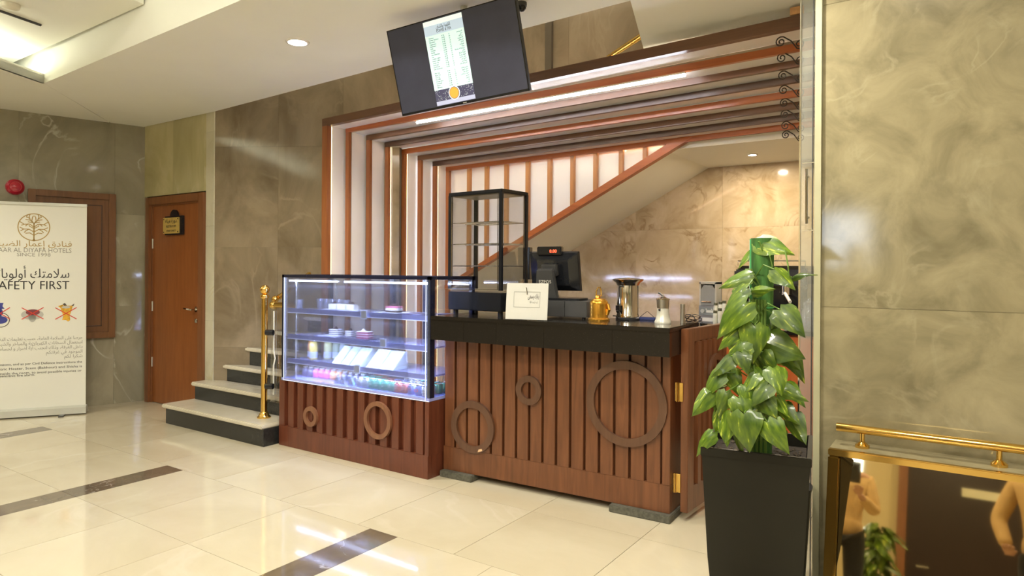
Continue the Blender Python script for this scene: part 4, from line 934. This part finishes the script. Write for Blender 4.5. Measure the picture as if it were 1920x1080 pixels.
for k in range(3): part('plank', B().box((-.075,.042,.003+.034*k), (.075,.05,.033+.034*k)), M_cork, cr)
part('side', B().box((-.083,-.05,0), (-.075,.05,.104)), M_cork, cr); part('side', B().box((.075,-.05,0), (.083,.05,.104)), M_cork, cr)
x_, y_, z_ = bk_at(1471,5.50)
tag(part('paper_cup_stack', B().lathe([(.020,0),(.026,.12),(.028,.122),(.024,.125)], n=16), M_paper, loc=(x_,y_,z_)), 'white paper cup stack standing by the wooden crate', 'cups')
x_, y_, z_ = bk_at(1523,5.50)
jr = thing('glass_jar', 'clear lidded glass jar by the right wall', 'jar', (x_-.02,y_,z_))
part('jar_body', B().lathe([(.05,0),(.055,.01),(.055,.15),(.042,.18),(.042,.20),(.038,.20),(.038,.18),(.05,.15),(.05,.012)], n=20), M_cupg, jr)
part('jar_lid', B().lathe([(.045,.20),(.045,.22),(.02,.23),(.012,.25),(.001,.255)], n=20), M_cupg, jr)
x_, y_, z_ = bk_at(1503,5.44)
tag(part('small_glass_bottle', B().lathe([(.028,0),(.030,.005),(.030,.06),(.018,.085),(.016,.10),(.019,.105)], n=16), M_cupg, loc=(x_,y_+.04,z_)), 'small clear glass bottle left of the lidded jar', 'bottle')
p = by(1510,600,5.75)
tag(part('grey_appliance', B().box((-.045,0,.0), (.045,.25,.43)).box((-.04,-.004,.10), (.04,0,.12)), mat('slate_grey_metal', (.10,.11,.09), .4), loc=(-.585,5.75,BZ), bevel=.004), 'narrow slate grey appliance in the right corner', 'appliance')
#--TV--
k_ = .86; tvc = O3+(Vector((-2.752,3.378,2.751))-O3)*k_; TVW = k_*1.0; TVH = TVW*.565
Mtv = Matrix.Rotation(.076, 4, 'Z') @ Matrix.Rotation(.249, 4, 'X') @ Matrix.Rotation(-.049, 4, 'Y')
tv = thing('menu_screen', 'tilted black television showing a coffee and tea menu', 'television', tvc); tv.rotation_euler = Mtv.to_euler()
part('housing', B().box((-TVW/2,.004,-TVH/2), (TVW/2,.03,TVH/2)).box((-TVW*.3,.03,-TVH*.35), (TVW*.3,.055,TVH*.2)), M_blackm, tv, bevel=.003)
part('screen_panel', B().box((-TVW/2+.005,.0005,-TVH/2+.012), (TVW/2-.005,.004,TVH/2-.005)), mat('dark_screen', (.06,.065,.10), .12), tv)  # screen base colour lifted to stand in for reflected room light
part('bezel', B().box((-TVW/2,-.001,-TVH/2), (TVW/2,.004,-TVH/2+.012)).box((-TVW/2,-.001,TVH/2-.005), (TVW/2,.004,TVH/2)).box((-TVW/2,-.001,-TVH/2), (-TVW/2+.005,.004,TVH/2)).box((TVW/2-.005,-.001,-TVH/2), (TVW/2,.004,TVH/2)), M_black, tv)
mx0, mx1 = -TVW/2+TVW*.303, -TVW/2+TVW*.608; mz0, mz1 = -TVH/2+.016, TVH/2-.012; mh = mz1-mz0; mc = (mx0+mx1)/2; mw = mx1-mx0
SE = .66/2**EXPO
M_s1 = glow('screen_mint', (.60,.83,.80), SE); M_s2 = glow('screen_pale_blue', (.45,.56,.68), SE); M_s3 = glow('screen_coffee_beans', (.05,.05,.10), SE); M_s4 = glow('screen_orange', (.90,.34,.05), SE); M_s5 = glow('screen_white', (.75,.85,.85), SE); M_st = glow('screen_text', (.03,.05,.06), .6); M_s6 = glow('screen_lilac', (.40,.43,.60), SE)
def srect(nm, za, zb_, m, y=-.0005): return part(nm, B().box((mx0,y,mz0+mh*za), (mx1,y+.001,mz0+mh*zb_)), m, tv)
srect('menu_top_band', .945, 1, M_s5); srect('menu_header', .83, .945, M_s2); srect('menu_page', .185, .83, M_s1); srect('menu_footer', 0, .05, M_s6)
srect('menu_picture', .05, .185, M_s3)
bb = B()
for k in range(150):
    x = random.uniform(mx0+.002, mx1-.002); z = mz0+mh*random.uniform(.055, .18)
    if abs(x-mc) < .04: continue
    s_ = random.uniform(.0012,.003); bb.box((x,-.0012,z), (x+s_,-.0005,z+s_*.8))
part('bean_glints', bb, M_s5, tv, kind='stuff')
zc = mz0+mh*.118
def sdisc(nm, r, m, y): b = B(); b.prism([(mc+r*math.cos(2*PI*k/32), zc+r*math.sin(2*PI*k/32)) for k in range(32)], y-.0004, y); return part(nm, b, m, tv)
sdisc('cup_rim', .038, M_s5, -.0012); sdisc('cup_coffee_edge', .033, M_s3, -.0017); sdisc('cup_coffee', .030, M_s4, -.0022)
t_ = B(); text(t_, 'القهوة والشاي', .026, (mc+.0,-.001,mz0+mh*.895), ar=True, width=mw*.36); text(t_, 'COFFEE & TEA', .021, (mc,-.001,mz0+mh*.850), width=mw*.38); part('header_lettering', t_, M_st, tv)
rows = [('Espresso','8','إسبريسو'),('Double Espresso','10','دبل'),('Macchiato','12','ميكاتو'),('Cappuccino','14','كابتشينو'),('Americano','10','أمريكانو'),('Latte','14','لاتيه'),('Cortado','14','كورتادو'),('Mocha','15','موكا'),('Hot Chocolate','15','شوكولاته ساخنة'),('Tea','5','شاي'),('Turkish Coffee','10','قهوة تركية'),('Arabic Coffee','12','قهوة عربية'),('Green Tea','6','شاي أخضر'),('Iced Latte','16','لاتيه بارد'),('Iced Mocha','16','موكا بارد'),('Iced Americano','14','أمريكانو بارد'),
        ('','',''),('Mint Tea','6','شاي نعناع'),('Black Tea','5','شاي أسود'),('Iced Tea','10','شاي بارد'),('Hot Milk','8','حليب ساخن'),('Orange Juice','12','عصير'),('Lemonade','12','ليمون'),('Water','2','ماء'),('Milkshake','16','حليب')]
t_ = B()
for k, (e, pr, a) in enumerate(rows):
    z = mz0+mh*(.795-.0245*k)
    if not e: continue
    text(t_, e, .0095, (mx0+.022,-.001,z), 'LEFT'); text(t_, pr+' SR', .0095, (mc-.012,-.001,z), 'CENTER'); text(t_, pr, .0095, (mc+.030,-.001,z), 'CENTER'); text(t_, a, .0105, (mx1-.014,-.001,z), 'RIGHT', ar=True)
part('menu_lettering', t_, M_st, tv)
part('brand_mark', B().box((-.012+.02,-.0015,-TVH/2+.003), (.012+.02,-.001,-TVH/2+.008)), M_alu, tv)
part('mount_arm', B().tube([Mtv.inverted() @ Vector((0,.08,.28)), Mtv.inverted() @ Vector((0,.08,CZ-tvc.z+.0))], .02, 10), M_alu, tv)
dm = bz(978,5,CZ)
dcam = thing('dome_camera', 'small black dome camera on the ceiling beside the television', 'camera', dm)
part('mount', B().lathe([(.03,-.02),(.03,0)], n=20), M_dgrey, dcam); part('dome', B().lathe([(.001,-.05),(.015,-.046),(.025,-.034),(.027,-.018)], n=20), M_black, dcam)
# ceiling slot diffuser and smoke detector in the tray
sd0 = bz(0,20,3.11); sd1 = bz(77,47,3.11)
tag(part('slot_diffuser', B().tube([sd0+(sd0-sd1)*1.0, sd1], .010, 4), M_dgrey), 'thin grey air slot in the tray ceiling', 'air vent')
p = bz(20,8,3.114)
tag(part('smoke_detector', B().lathe([(.03,-.035),(.05,-.025),(.055,0)], n=20), M_plaster, loc=p), 'round white smoke detector in the tray ceiling', 'smoke detector')
bx_ = by(1492,27,3.93); tag(part('junction_box', B().box((-.035,0,-.02), (.035,.02,.02)), M_cork, loc=(bx_.x,3.955,Zr[0]+.03)), 'small beige box above the right end of the top beam', 'junction box')
#--PLANT--
PB = Vector((-.633,2.53,0))
pot = thing('potted_pothos', 'climbing pothos on a moss pole in a tall black planter', 'potted plant', PB)
tw, bw, ph = .178, .118, .785
v = []
def ring4(w, z): return [(-w,-w,z),(w,-w,z),(w,w,z),(-w,w,z)]
lv = [ring4(bw,0), ring4(bw+(tw-bw)*.62,ph*.5), ring4(tw-.004,ph-.03), ring4(tw,ph-.03), ring4(tw,ph), ring4(tw-.014,ph), ring4(tw-.02,ph-.06)]
vs = [p for r in lv for p in r]; fs = [(3,2,1,0)]+[(i*4+k, i*4+(k+1) % 4, (i+1)*4+(k+1) % 4, (i+1)*4+k) for i in range(6) for k in range(4)]
part('planter', B().add(vs, fs), M_pot, pot, bevel=.004, rot=(0,0,.17))
part('soil', B().box((-tw+.02,-tw+.02,ph-.09), (tw-.02,tw-.02,ph-.045)), M_soil, pot, rot=(0,0,.17))
pb = B()
for k in range(130):
    x = random.uniform(-.145,.145); y = random.uniform(-.145,.145); r = random.uniform(.004,.009)
    pb.lathe([(.001,-r*.7),(r,0),(.001,r*.7)], (x,y,ph-.043), 5)
part('soil_chips', pb, mat('bark_chips', (.07,.05,.03), .8, var=.4), pot, kind='stuff')
M_moss = mat('green_moss_pole', (.055,.16,.03), .85, var=.45, scale=35, bump=1.0, stretch=(1,1,.25)); M_net = mat('bright_green_edge', (.06,.38,.12), .5)
pt_top = by(1430,447,2.53); pz = pt_top.z
poleX = pt_top.x-PB.x
part('moss_pole', B().lathe([(.036,.70),(.038,.9),(.037,1.2),(.040,pz)], (poleX,0,0), 20), M_moss, pot)
part('pole_net_edge', B().box((poleX-.041,-.016,1.0), (poleX-.033,-.004,pz-.002)), M_net, pot)
part('pole_tie', B().ring((0,0), .041, .038, -.002, .002, 24), M_net, pot, loc=(poleX,0,1.27), rot=(PI/2,0,0))
# leaves
M_leaf, nt, N, L, pr_ = new_mat('pothos_leaf')
tcn = N.new('ShaderNodeTexCoord'); oi = N.new('ShaderNodeObjectInfo'); ad = N.new('ShaderNodeVectorMath'); ad.operation = 'ADD'
mu = N.new('ShaderNodeMath'); mu.operation = 'MULTIPLY'; mu.inputs[1].default_value = 17; L.new(oi.outputs['Random'], mu.inputs[0]); L.new(tcn.outputs['Object'], ad.inputs[0]); L.new(mu.outputs[0], ad.inputs[1])
mp = N.new('ShaderNodeMapping'); mp.inputs['Scale'].default_value = (4.5,1.3,1.0); L.new(ad.outputs[0], mp.inputs[0])
nn = N.new('ShaderNodeTexNoise'); nn.inputs['Scale'].default_value = 1.6; nn.inputs['Detail'].default_value = 3; L.new(mp.outputs[0], nn.inputs['Vector'])
rr = N.new('ShaderNodeValToRGB'); e = rr.color_ramp.elements; e[0].position = .35; e[0].color = (.035,.08,.003,1); e[1].position = .62; e[1].color = (.10,.165,.006,1)
e2 = rr.color_ramp.elements.new(.70); e2.color = (.38,.44,.05,1); L.new(nn.outputs['Fac'], rr.inputs[0])
hs = N.new('ShaderNodeHueSaturation'); m5 = N.new('ShaderNodeMapRange'); m5.inputs[3].default_value = .75; m5.inputs[4].default_value = 1.45; L.new(oi.outputs['Random'], m5.inputs[0]); L.new(m5.outputs[0], hs.inputs['Value']); L.new(rr.outputs[0], hs.inputs['Color'])
L.new(hs.outputs[0], pr_.inputs['Base Color']); pr_.inputs['Roughness'].default_value = .4; pr_.inputs['Coat Weight'].default_value = .15
pr_.inputs['Subsurface Weight'].default_value = 0; 
M_stem = mat('green_stem', (.12,.22,.03), .5)
def leaf_mesh(droop, fold, twist):
    # heart leaf, base at origin, tip along +y, width along x
    rows_ = [(-.14,.16,.30),(-.02,.0,.46),(.15,.0,.52),(.35,.0,.46),(.55,.0,.34),(.75,.0,.19),(.90,.0,.08),(1.0,.0,.0)]
    b = B(); vs = []; fs = []
    for i, (t, inner, w) in enumerate(rows_):
        for x in (-1,-.55,0,.55,1):
            xx = x*w; yy = t if (i > 0 or abs(x) > .2) else .0
            if i == 0: yy = -.14 if abs(x) == .55 else (-.05 if abs(x) == 1 else .02)
            z = -droop*max(0, yy)**2-abs(xx)*fold+twist*xx*yy+.03*math.sin(yy*9+x*2)
            vs.append((xx, yy, z))
    for i in range(len(rows_)-1):
        for k in range(4): fs.append((i*5+k, i*5+k+1, (i+1)*5+k+1, (i+1)*5+k))
    b.add(vs, fs, None, True); me = b.mesh('leaf'); me.materials.append(M_leaf); return me
leafs = [leaf_mesh(.35,.25,.1), leaf_mesh(.6,.15,-.2), leaf_mesh(.2,.4,.15), leaf_mesh(.8,.3,0)]
# (base px, base py, tip px, tip py, depth Y, width factor)
LF = [(1420,452,1478,465,2.50,.8),(1412,472,1383,492,2.55,.5),(1452,505,1488,535,2.45,.8),(1485,520,1508,505,2.6,.4),(1405,515,1350,530,2.45,.6),(1400,540,1358,565,2.40,.6),(1410,545,1446,540,2.42,.5),(1398,505,1412,512,2.5,.5),
      (1462,580,1504,620,2.38,1.0),(1400,567,1335,620,2.35,.8),(1385,590,1378,625,2.42,.7),(1415,610,1413,668,2.36,1.05),(1455,590,1448,612,2.5,.6),(1385,620,1348,650,2.38,.7),(1430,640,1500,665,2.44,1.1),(1400,640,1350,670,2.36,.9),
      (1445,650,1490,690,2.5,.8),(1390,660,1400,690,2.34,1.1),(1370,668,1333,700,2.34,.8),(1430,660,1445,690,2.42,.9),(1452,690,1468,732,2.32,1.1),(1352,700,1312,735,2.34,.85),(1415,700,1395,730,2.34,1.0),(1395,722,1402,752,2.32,.9),
      (1440,720,1405,752,2.30,1.0),(1462,728,1500,742,2.4,.8),(1330,735,1296,775,2.33,.85),(1362,735,1350,775,2.31,.9),(1345,740,1340,768,2.36,.6),(1385,745,1402,790,2.30,1.0),(1425,740,1452,780,2.31,1.0),(1350,770,1330,800,2.36,.9),
      (1372,775,1352,822,2.30,1.0),(1395,775,1400,840,2.27,1.15),(1430,770,1415,800,2.38,.9),(1438,790,1462,842,2.28,1.05),(1465,760,1492,790,2.40,.9),(1470,720,1505,745,2.46,.9),(1480,780,1504,830,2.42,.9),(1336,812,1298,842,2.33,.7),
      (1360,790,1360,832,2.33,.8),(1385,800,1378,845,2.36,.8),(1455,745,1475,775,2.36,.8),(1418,655,1425,700,2.46,.9),(1440,610,1470,640,2.5,.7),(1368,695,1385,735,2.38,.9),(1405,760,1430,790,2.42,.8),(1476,655,1505,700,2.5,.8),
      (1380,540,1395,560,2.5,.6),(1425,580,1405,600,2.5,.7),(1410,690,1432,715,2.40,.8),(1370,640,1380,668,2.44,.8),(1340,790,1352,812,2.45,.7),(1475,815,1460,800,2.5,.6)]
random.seed(11)
stm = B()
for k, (a, b_, c_, d_, Y, wf) in enumerate(LF):
    P = by(a, b_, Y); Q = by(c_, d_, Y-.035); ax = Q-P; ln = ax.length*1.0
    yv = ax.normalized(); zv = Vector((random.uniform(-.5,.5), -1, random.uniform(.1,.9))); xv = yv.cross(zv).normalized(); zv = xv.cross(yv)
    o = put('leaf', leafs[k % 4], None, pot)
    Rm = Matrix((xv, yv, zv)).transposed()
    wid = max(ln, .05)*wf*.85 if wf > .6 else ln*wf
    o.location = P-PB; o.rotation_euler = Rm.to_euler(); o.scale = (max(wid,.03)*1.05, ln*1.08, ln)
    root = Vector((PB.x+poleX+random.uniform(-.02,.02), 2.50, max(.76, min(pz-.08, P.z-random.uniform(.0,.09)))))
    mid = (root+P)/2+Vector((0,-.02,.03))
    stm.tube([tuple(root), tuple(mid), tuple(P)], .0024, 5)
stm.tube([by(1446,530,2.48), by(1448,500,2.47), by(1444,480,2.47), by(1440,470,2.5)], .003, 5)
stm.tube([by(1480,530,2.46), by(1478,500,2.46), by(1472,468,2.49)], .0028, 5)
for k in range(5): stm.tube([(PB.x+poleX-.03+.015*k, 2.47, .72), (PB.x+poleX-.025+.012*k, 2.475, 1.0), (PB.x+poleX-.02+.01*k, 2.485, 1.3)], .005, 6)
part('stems', stm, M_stem, pot, world=True)
pk = by(1411,450,2.6)
tag(part('white_stake', B().tube([(pk.x,2.6,pk.z),(pk.x,2.6,.70)], .011, 10), M_paper), 'thin white stake standing behind the moss pole', 'stake')
# second dark bin behind the planter
tag(part('floor_bin', B().lathe([(.10,0),(.13,.50),(.135,.52),(.12,.52),(.11,.48)], n=24), M_black, loc=(-.66,2.95,0)), 'black bin partly hidden behind the black planter', 'bin')
#--RIGHT--
LZ = .71
lg = struct('trim_3', B().box((-.455,2.89,0), (4.0,3.049,LZ)), M_block)
gf = thing('mirror_panel', 'dark tinted mirror in a polished gold frame below the brass handrail', 'mirror', (-.44,2.86,0))
part('gold_top', B().box((-.455,2.862,LZ-.022), (3.9,2.889,LZ+.003)), M_gold, gf, world=True, bevel=.003)
part('gold_side', B().prism([(2.889,0),(2.712,0),(2.862,LZ-.024),(2.889,LZ-.024)], -.455, -.412, ax='x'), M_gold, gf, world=True, bevel=.006)
tl = math.radians(13)
m_mir, nt_, N_, L_2, p_ = new_mat('bronze_mirror'); p_.inputs['Base Color'].default_value = (.62,.50,.28,1); p_.inputs['Metallic'].default_value = 1; p_.inputs['Roughness'].default_value = .03
Mm = Matrix.Translation((-.41,2.884,LZ-.02)) @ Matrix.Rotation(-tl, 4, 'X')
part('mirror_glass', B().box((0,-.004,-.69), (4.3,0,0), Mm), m_mir, gf, world=True)
hr = thing('brass_handrail', 'long brass handrail on short posts above the gold framed mirror', 'handrail', (-.40,2.97,LZ))
ra = by(1569,800,2.97); zr = ra.z
part('rail', B().tube([(ra.x,2.97,zr),(3.8,2.97,zr)], .0165, 16), M_gold, hr, world=True)
for px in (1617,1874):
    p = by(px, 840, 2.97)
    part('post', B().cyl((p.x,2.97,LZ), .009, zr-LZ, 14), M_gold, hr, world=True); part('flange', B().lathe([(.026,0),(.026,.010),(.018,.016),(.012,.022)], (p.x,2.97,LZ), 22), M_gold, hr, world=True)
#--REAR--
# the part of the lobby behind the camera that the tinted mirror shows
d2 = struct('door_2', B().box((-.62,-3.995,0), (1.3,-3.94,2.45)), mat('black_brown_door', (.025,.014,.012), .3))
part('door_frame', B().box((-.72,-3.995,0), (-.62,-3.92,2.55)).box((1.3,-3.995,0), (1.4,-3.92,2.55)).box((-.62,-3.995,2.45), (1.3,-3.92,2.55)), M_doorf, d2)
part('door_handle', B().tube([(-.50,-3.94,1.0),(-.50,-3.88,1.0),(-.38,-3.88,1.01)], .010, 8), M_chrome, d2)
ns = thing('notice_plate', 'pale notice plate with a red indicator light on the dark door', 'sign', (.17,-3.93,1.93)); 
part('plate', B().box((-.24,-.005,-.05), (.24,.008,.05)), M_trim_m, ns)
part('red_indicator', B().sph((.20,.012,0), .014, 12), glow('red_led', (1,.05,.06), 8), ns)
pl2 = thing('lobby_plant', 'bushy green plant in a black pot behind the camera', 'potted plant', (-.78,-2.5,0))
part('planter', B().lathe([(.12,0),(.17,.45),(.18,.46),(.165,.46),(.15,.40)], n=20), M_pot, pl2)
part('stem', B().tube([(0,0,.3),(0,0,1.1)], .02, 8), M_stem, pl2)
random.seed(5)
for k in range(70):
    a = random.uniform(0, 2*PI); z = random.uniform(.5,1.2); l = random.uniform(.14,.24); rr_ = .05+.10*random.random()
    o = put('leaf', leafs[k % 4], None, pl2, (rr_*math.cos(a), rr_*math.sin(a), z), (random.uniform(-.9,-.2), 0, a-PI/2)); o.scale = (l*.55, l, l)
# people standing behind the camera, seen only in the mirror
M_skin = mat('skin', (.50,.28,.18), .5, var=.05); M_shirt = mat('tan_shirt', (.55,.36,.15), .75, var=.10, scale=14, bump=.3); M_trs = mat('black_trousers', (.015,.015,.017), .8); M_hair = mat('dark_hair', (.02,.014,.01), .6, var=.3, scale=60)
def skin(name, V, Ed, R, m, parent, lv=2):
    me = bpy.data.meshes.new(name); me.from_pydata(V, Ed, []); o = bpy.data.objects.new(name, me); C.objects.link(o); o.parent = parent
    me.materials.append(m); md = o.modifiers.new('skin', 'SKIN'); md.use_smooth_shade = True
    for i, v_ in enumerate(me.skin_vertices[0].data): v_.radius = R[i] if isinstance(R[i], tuple) else (R[i], R[i]); v_.use_root = (i == 0)
    sb = o.modifiers.new('sub', 'SUBSURF'); sb.levels = lv; sb.render_levels = lv; return o
def person(label, loc, rz, hands):
    p = thing('person', label, 'person', loc, rz, None)          # faces local +y
    # body: pelvis, spine, neck, head, legs, arms (arms end at the given hands)
    V = [(0,0,.95),(0,0,1.15),(0,.0,1.38),(0,.0,1.50),(0,.01,1.56)]; Ed = [(0,1),(1,2),(2,3),(3,4)]; R = [(.11,.075),(.11,.075),(.12,.07),(.055,.06),(.05,.05)]
    for sg, h_ in ((-1,hands[0]),(1,hands[1])):
        n_ = len(V); V += [(sg*.10,0,.88),(sg*.11,.01,.50),(sg*.115,-.01,.10),(sg*.12,.12,.045)]; Ed += [(0,n_),(n_,n_+1),(n_+1,n_+2),(n_+2,n_+3)]; R += [.085,.055,.04,.035]
        n_ = len(V); el = ((sg*.26+h_[0])/2+sg*.06, h_[1]*.35-.03, 1.10); V += [(sg*.18,0,1.40),el,h_]; Ed += [(2,n_),(n_,n_+1),(n_+1,n_+2)]; R += [.05,.038,.025]
    skin('body', V, Ed, R, M_skin, p)
    # shirt with sleeves, trousers
    V = [(0,0,1.15),(0,0,.98),(0,0,.80),(0,0,1.36),(0,0,1.45)]; Ed = [(0,1),(1,2),(0,3),(3,4)]; R = [(.165,.12),(.18,.13),(.19,.135),(.17,.11),(.08,.075)]
    for sg, h_ in ((-1,hands[0]),(1,hands[1])):
        n_ = len(V); el = Vector(((sg*.26+h_[0])/2+sg*.06, h_[1]*.35-.03, 1.10)); w_ = el.lerp(Vector(h_), .8); V += [(sg*.185,0,1.38),tuple(el),tuple(w_)]; Ed += [(3,n_),(n_,n_+1),(n_+1,n_+2)]; R += [.068,.056,.045]
    skin('shirt', V, Ed, R, M_shirt, p)
    V = [(0,0,.97)]; Ed = []; R = [(.165,.115)]
    for sg in (-1,1): n_ = len(V); V += [(sg*.10,0,.84),(sg*.11,.01,.50),(sg*.115,-.01,.08)]; Ed += [(0,n_),(n_,n_+1),(n_+1,n_+2)]; R += [.105,.078,.062]
    skin('trousers', V, Ed, R, M_trs, p)
    part('head', B().lathe([(.001,-.115),(.045,-.108),(.062,-.075),(.072,-.02),(.076,.03),(.068,.08),(.04,.112),(.001,.12)], (0,.015,1.665), 20), M_skin, p)
    part('hair', B().lathe([(.080,.0),(.084,.04),(.076,.088),(.046,.122),(.001,.132)], (0,-.002,1.668), 20), M_hair, p)
    part('nose', B().prism([(-.012,0),(.012,0),(.004,.045),(-.004,.045)], .085, .108), M_skin, p, loc=(0,0,1.645), bevel=.003)
    for sg in (-1,1):
        part('eye', B().sph((sg*.028,.083,1.675), .010, 10), M_paper, p); part('ear', B().sph((sg*.077,.01,1.66), .022, 10), M_skin, p)
        part('shoe', B().box((sg*.12-.045,-.08,0), (sg*.12+.045,.20,.075)), M_black, p, bevel=.02)
    part('mouth', B().box((-.022,.078,1.608), (.022,.086,1.614)), M_redx, p)
    for sg, h_ in ((-1,hands[0]),(1,hands[1])):
        hv = Vector(h_); f_ = (Vector((0,.8,.35))).normalized(); V = [tuple(hv), tuple(hv+f_*.06)]; Ed = [(0,1)]; R = [(.026,.02),(.036,.016)]
        for q_, (dx, ln) in enumerate(((-.028,.065),(-.009,.078),(.010,.073),(.028,.056))):
            n_ = len(V); a_ = hv+f_*.07+Vector((dx,0,0)); V += [tuple(a_), tuple(a_+f_*ln*.5+Vector((0,0,.004))), tuple(a_+f_*ln+Vector((-sg*.010,-.004,-.014)))]; Ed += [(1,n_),(n_,n_+1),(n_+1,n_+2)]; R += [.009,.0085,.007]
        n_ = len(V); a_ = hv+f_*.03+Vector((-sg*.028,0,0)); V += [tuple(a_), tuple(a_+f_*.035+Vector((-sg*.018,0,0)))]; Ed += [(0,n_),(n_,n_+1)]; R += [.011,.009]
        skin('hand', V, Ed, R, M_skin, p, 1)
    return p
person('person in tan shirt and black trousers holding a tablet', (-.86,-.62,0), -.1, ((-.12,.30,1.20),(.12,.30,1.20)))
bpy.data.objects['person'].scale = (.92,.92,.92)
tb = thing('tablet', 'slim tablet with lit screen held by the person in black trousers', 'tablet', (-.83,-.20,1.24), -.1)
part('tablet_case', B().box((-.13,-.004,-.09), (.13,.004,.09)), M_black, tb, rot=(-.7,0,0)); part('tablet_screen', B().box((-.12,-.0055,-.08), (.12,-.004,.08)), glow('tablet_glow', (.6,.75,.8), 1), tb, rot=(-.7,0,0))
person('person in tan shirt standing right behind the camera', (.47,-.40,0), .15, ((-.22,.12,.86),(.20,.10,.86)))
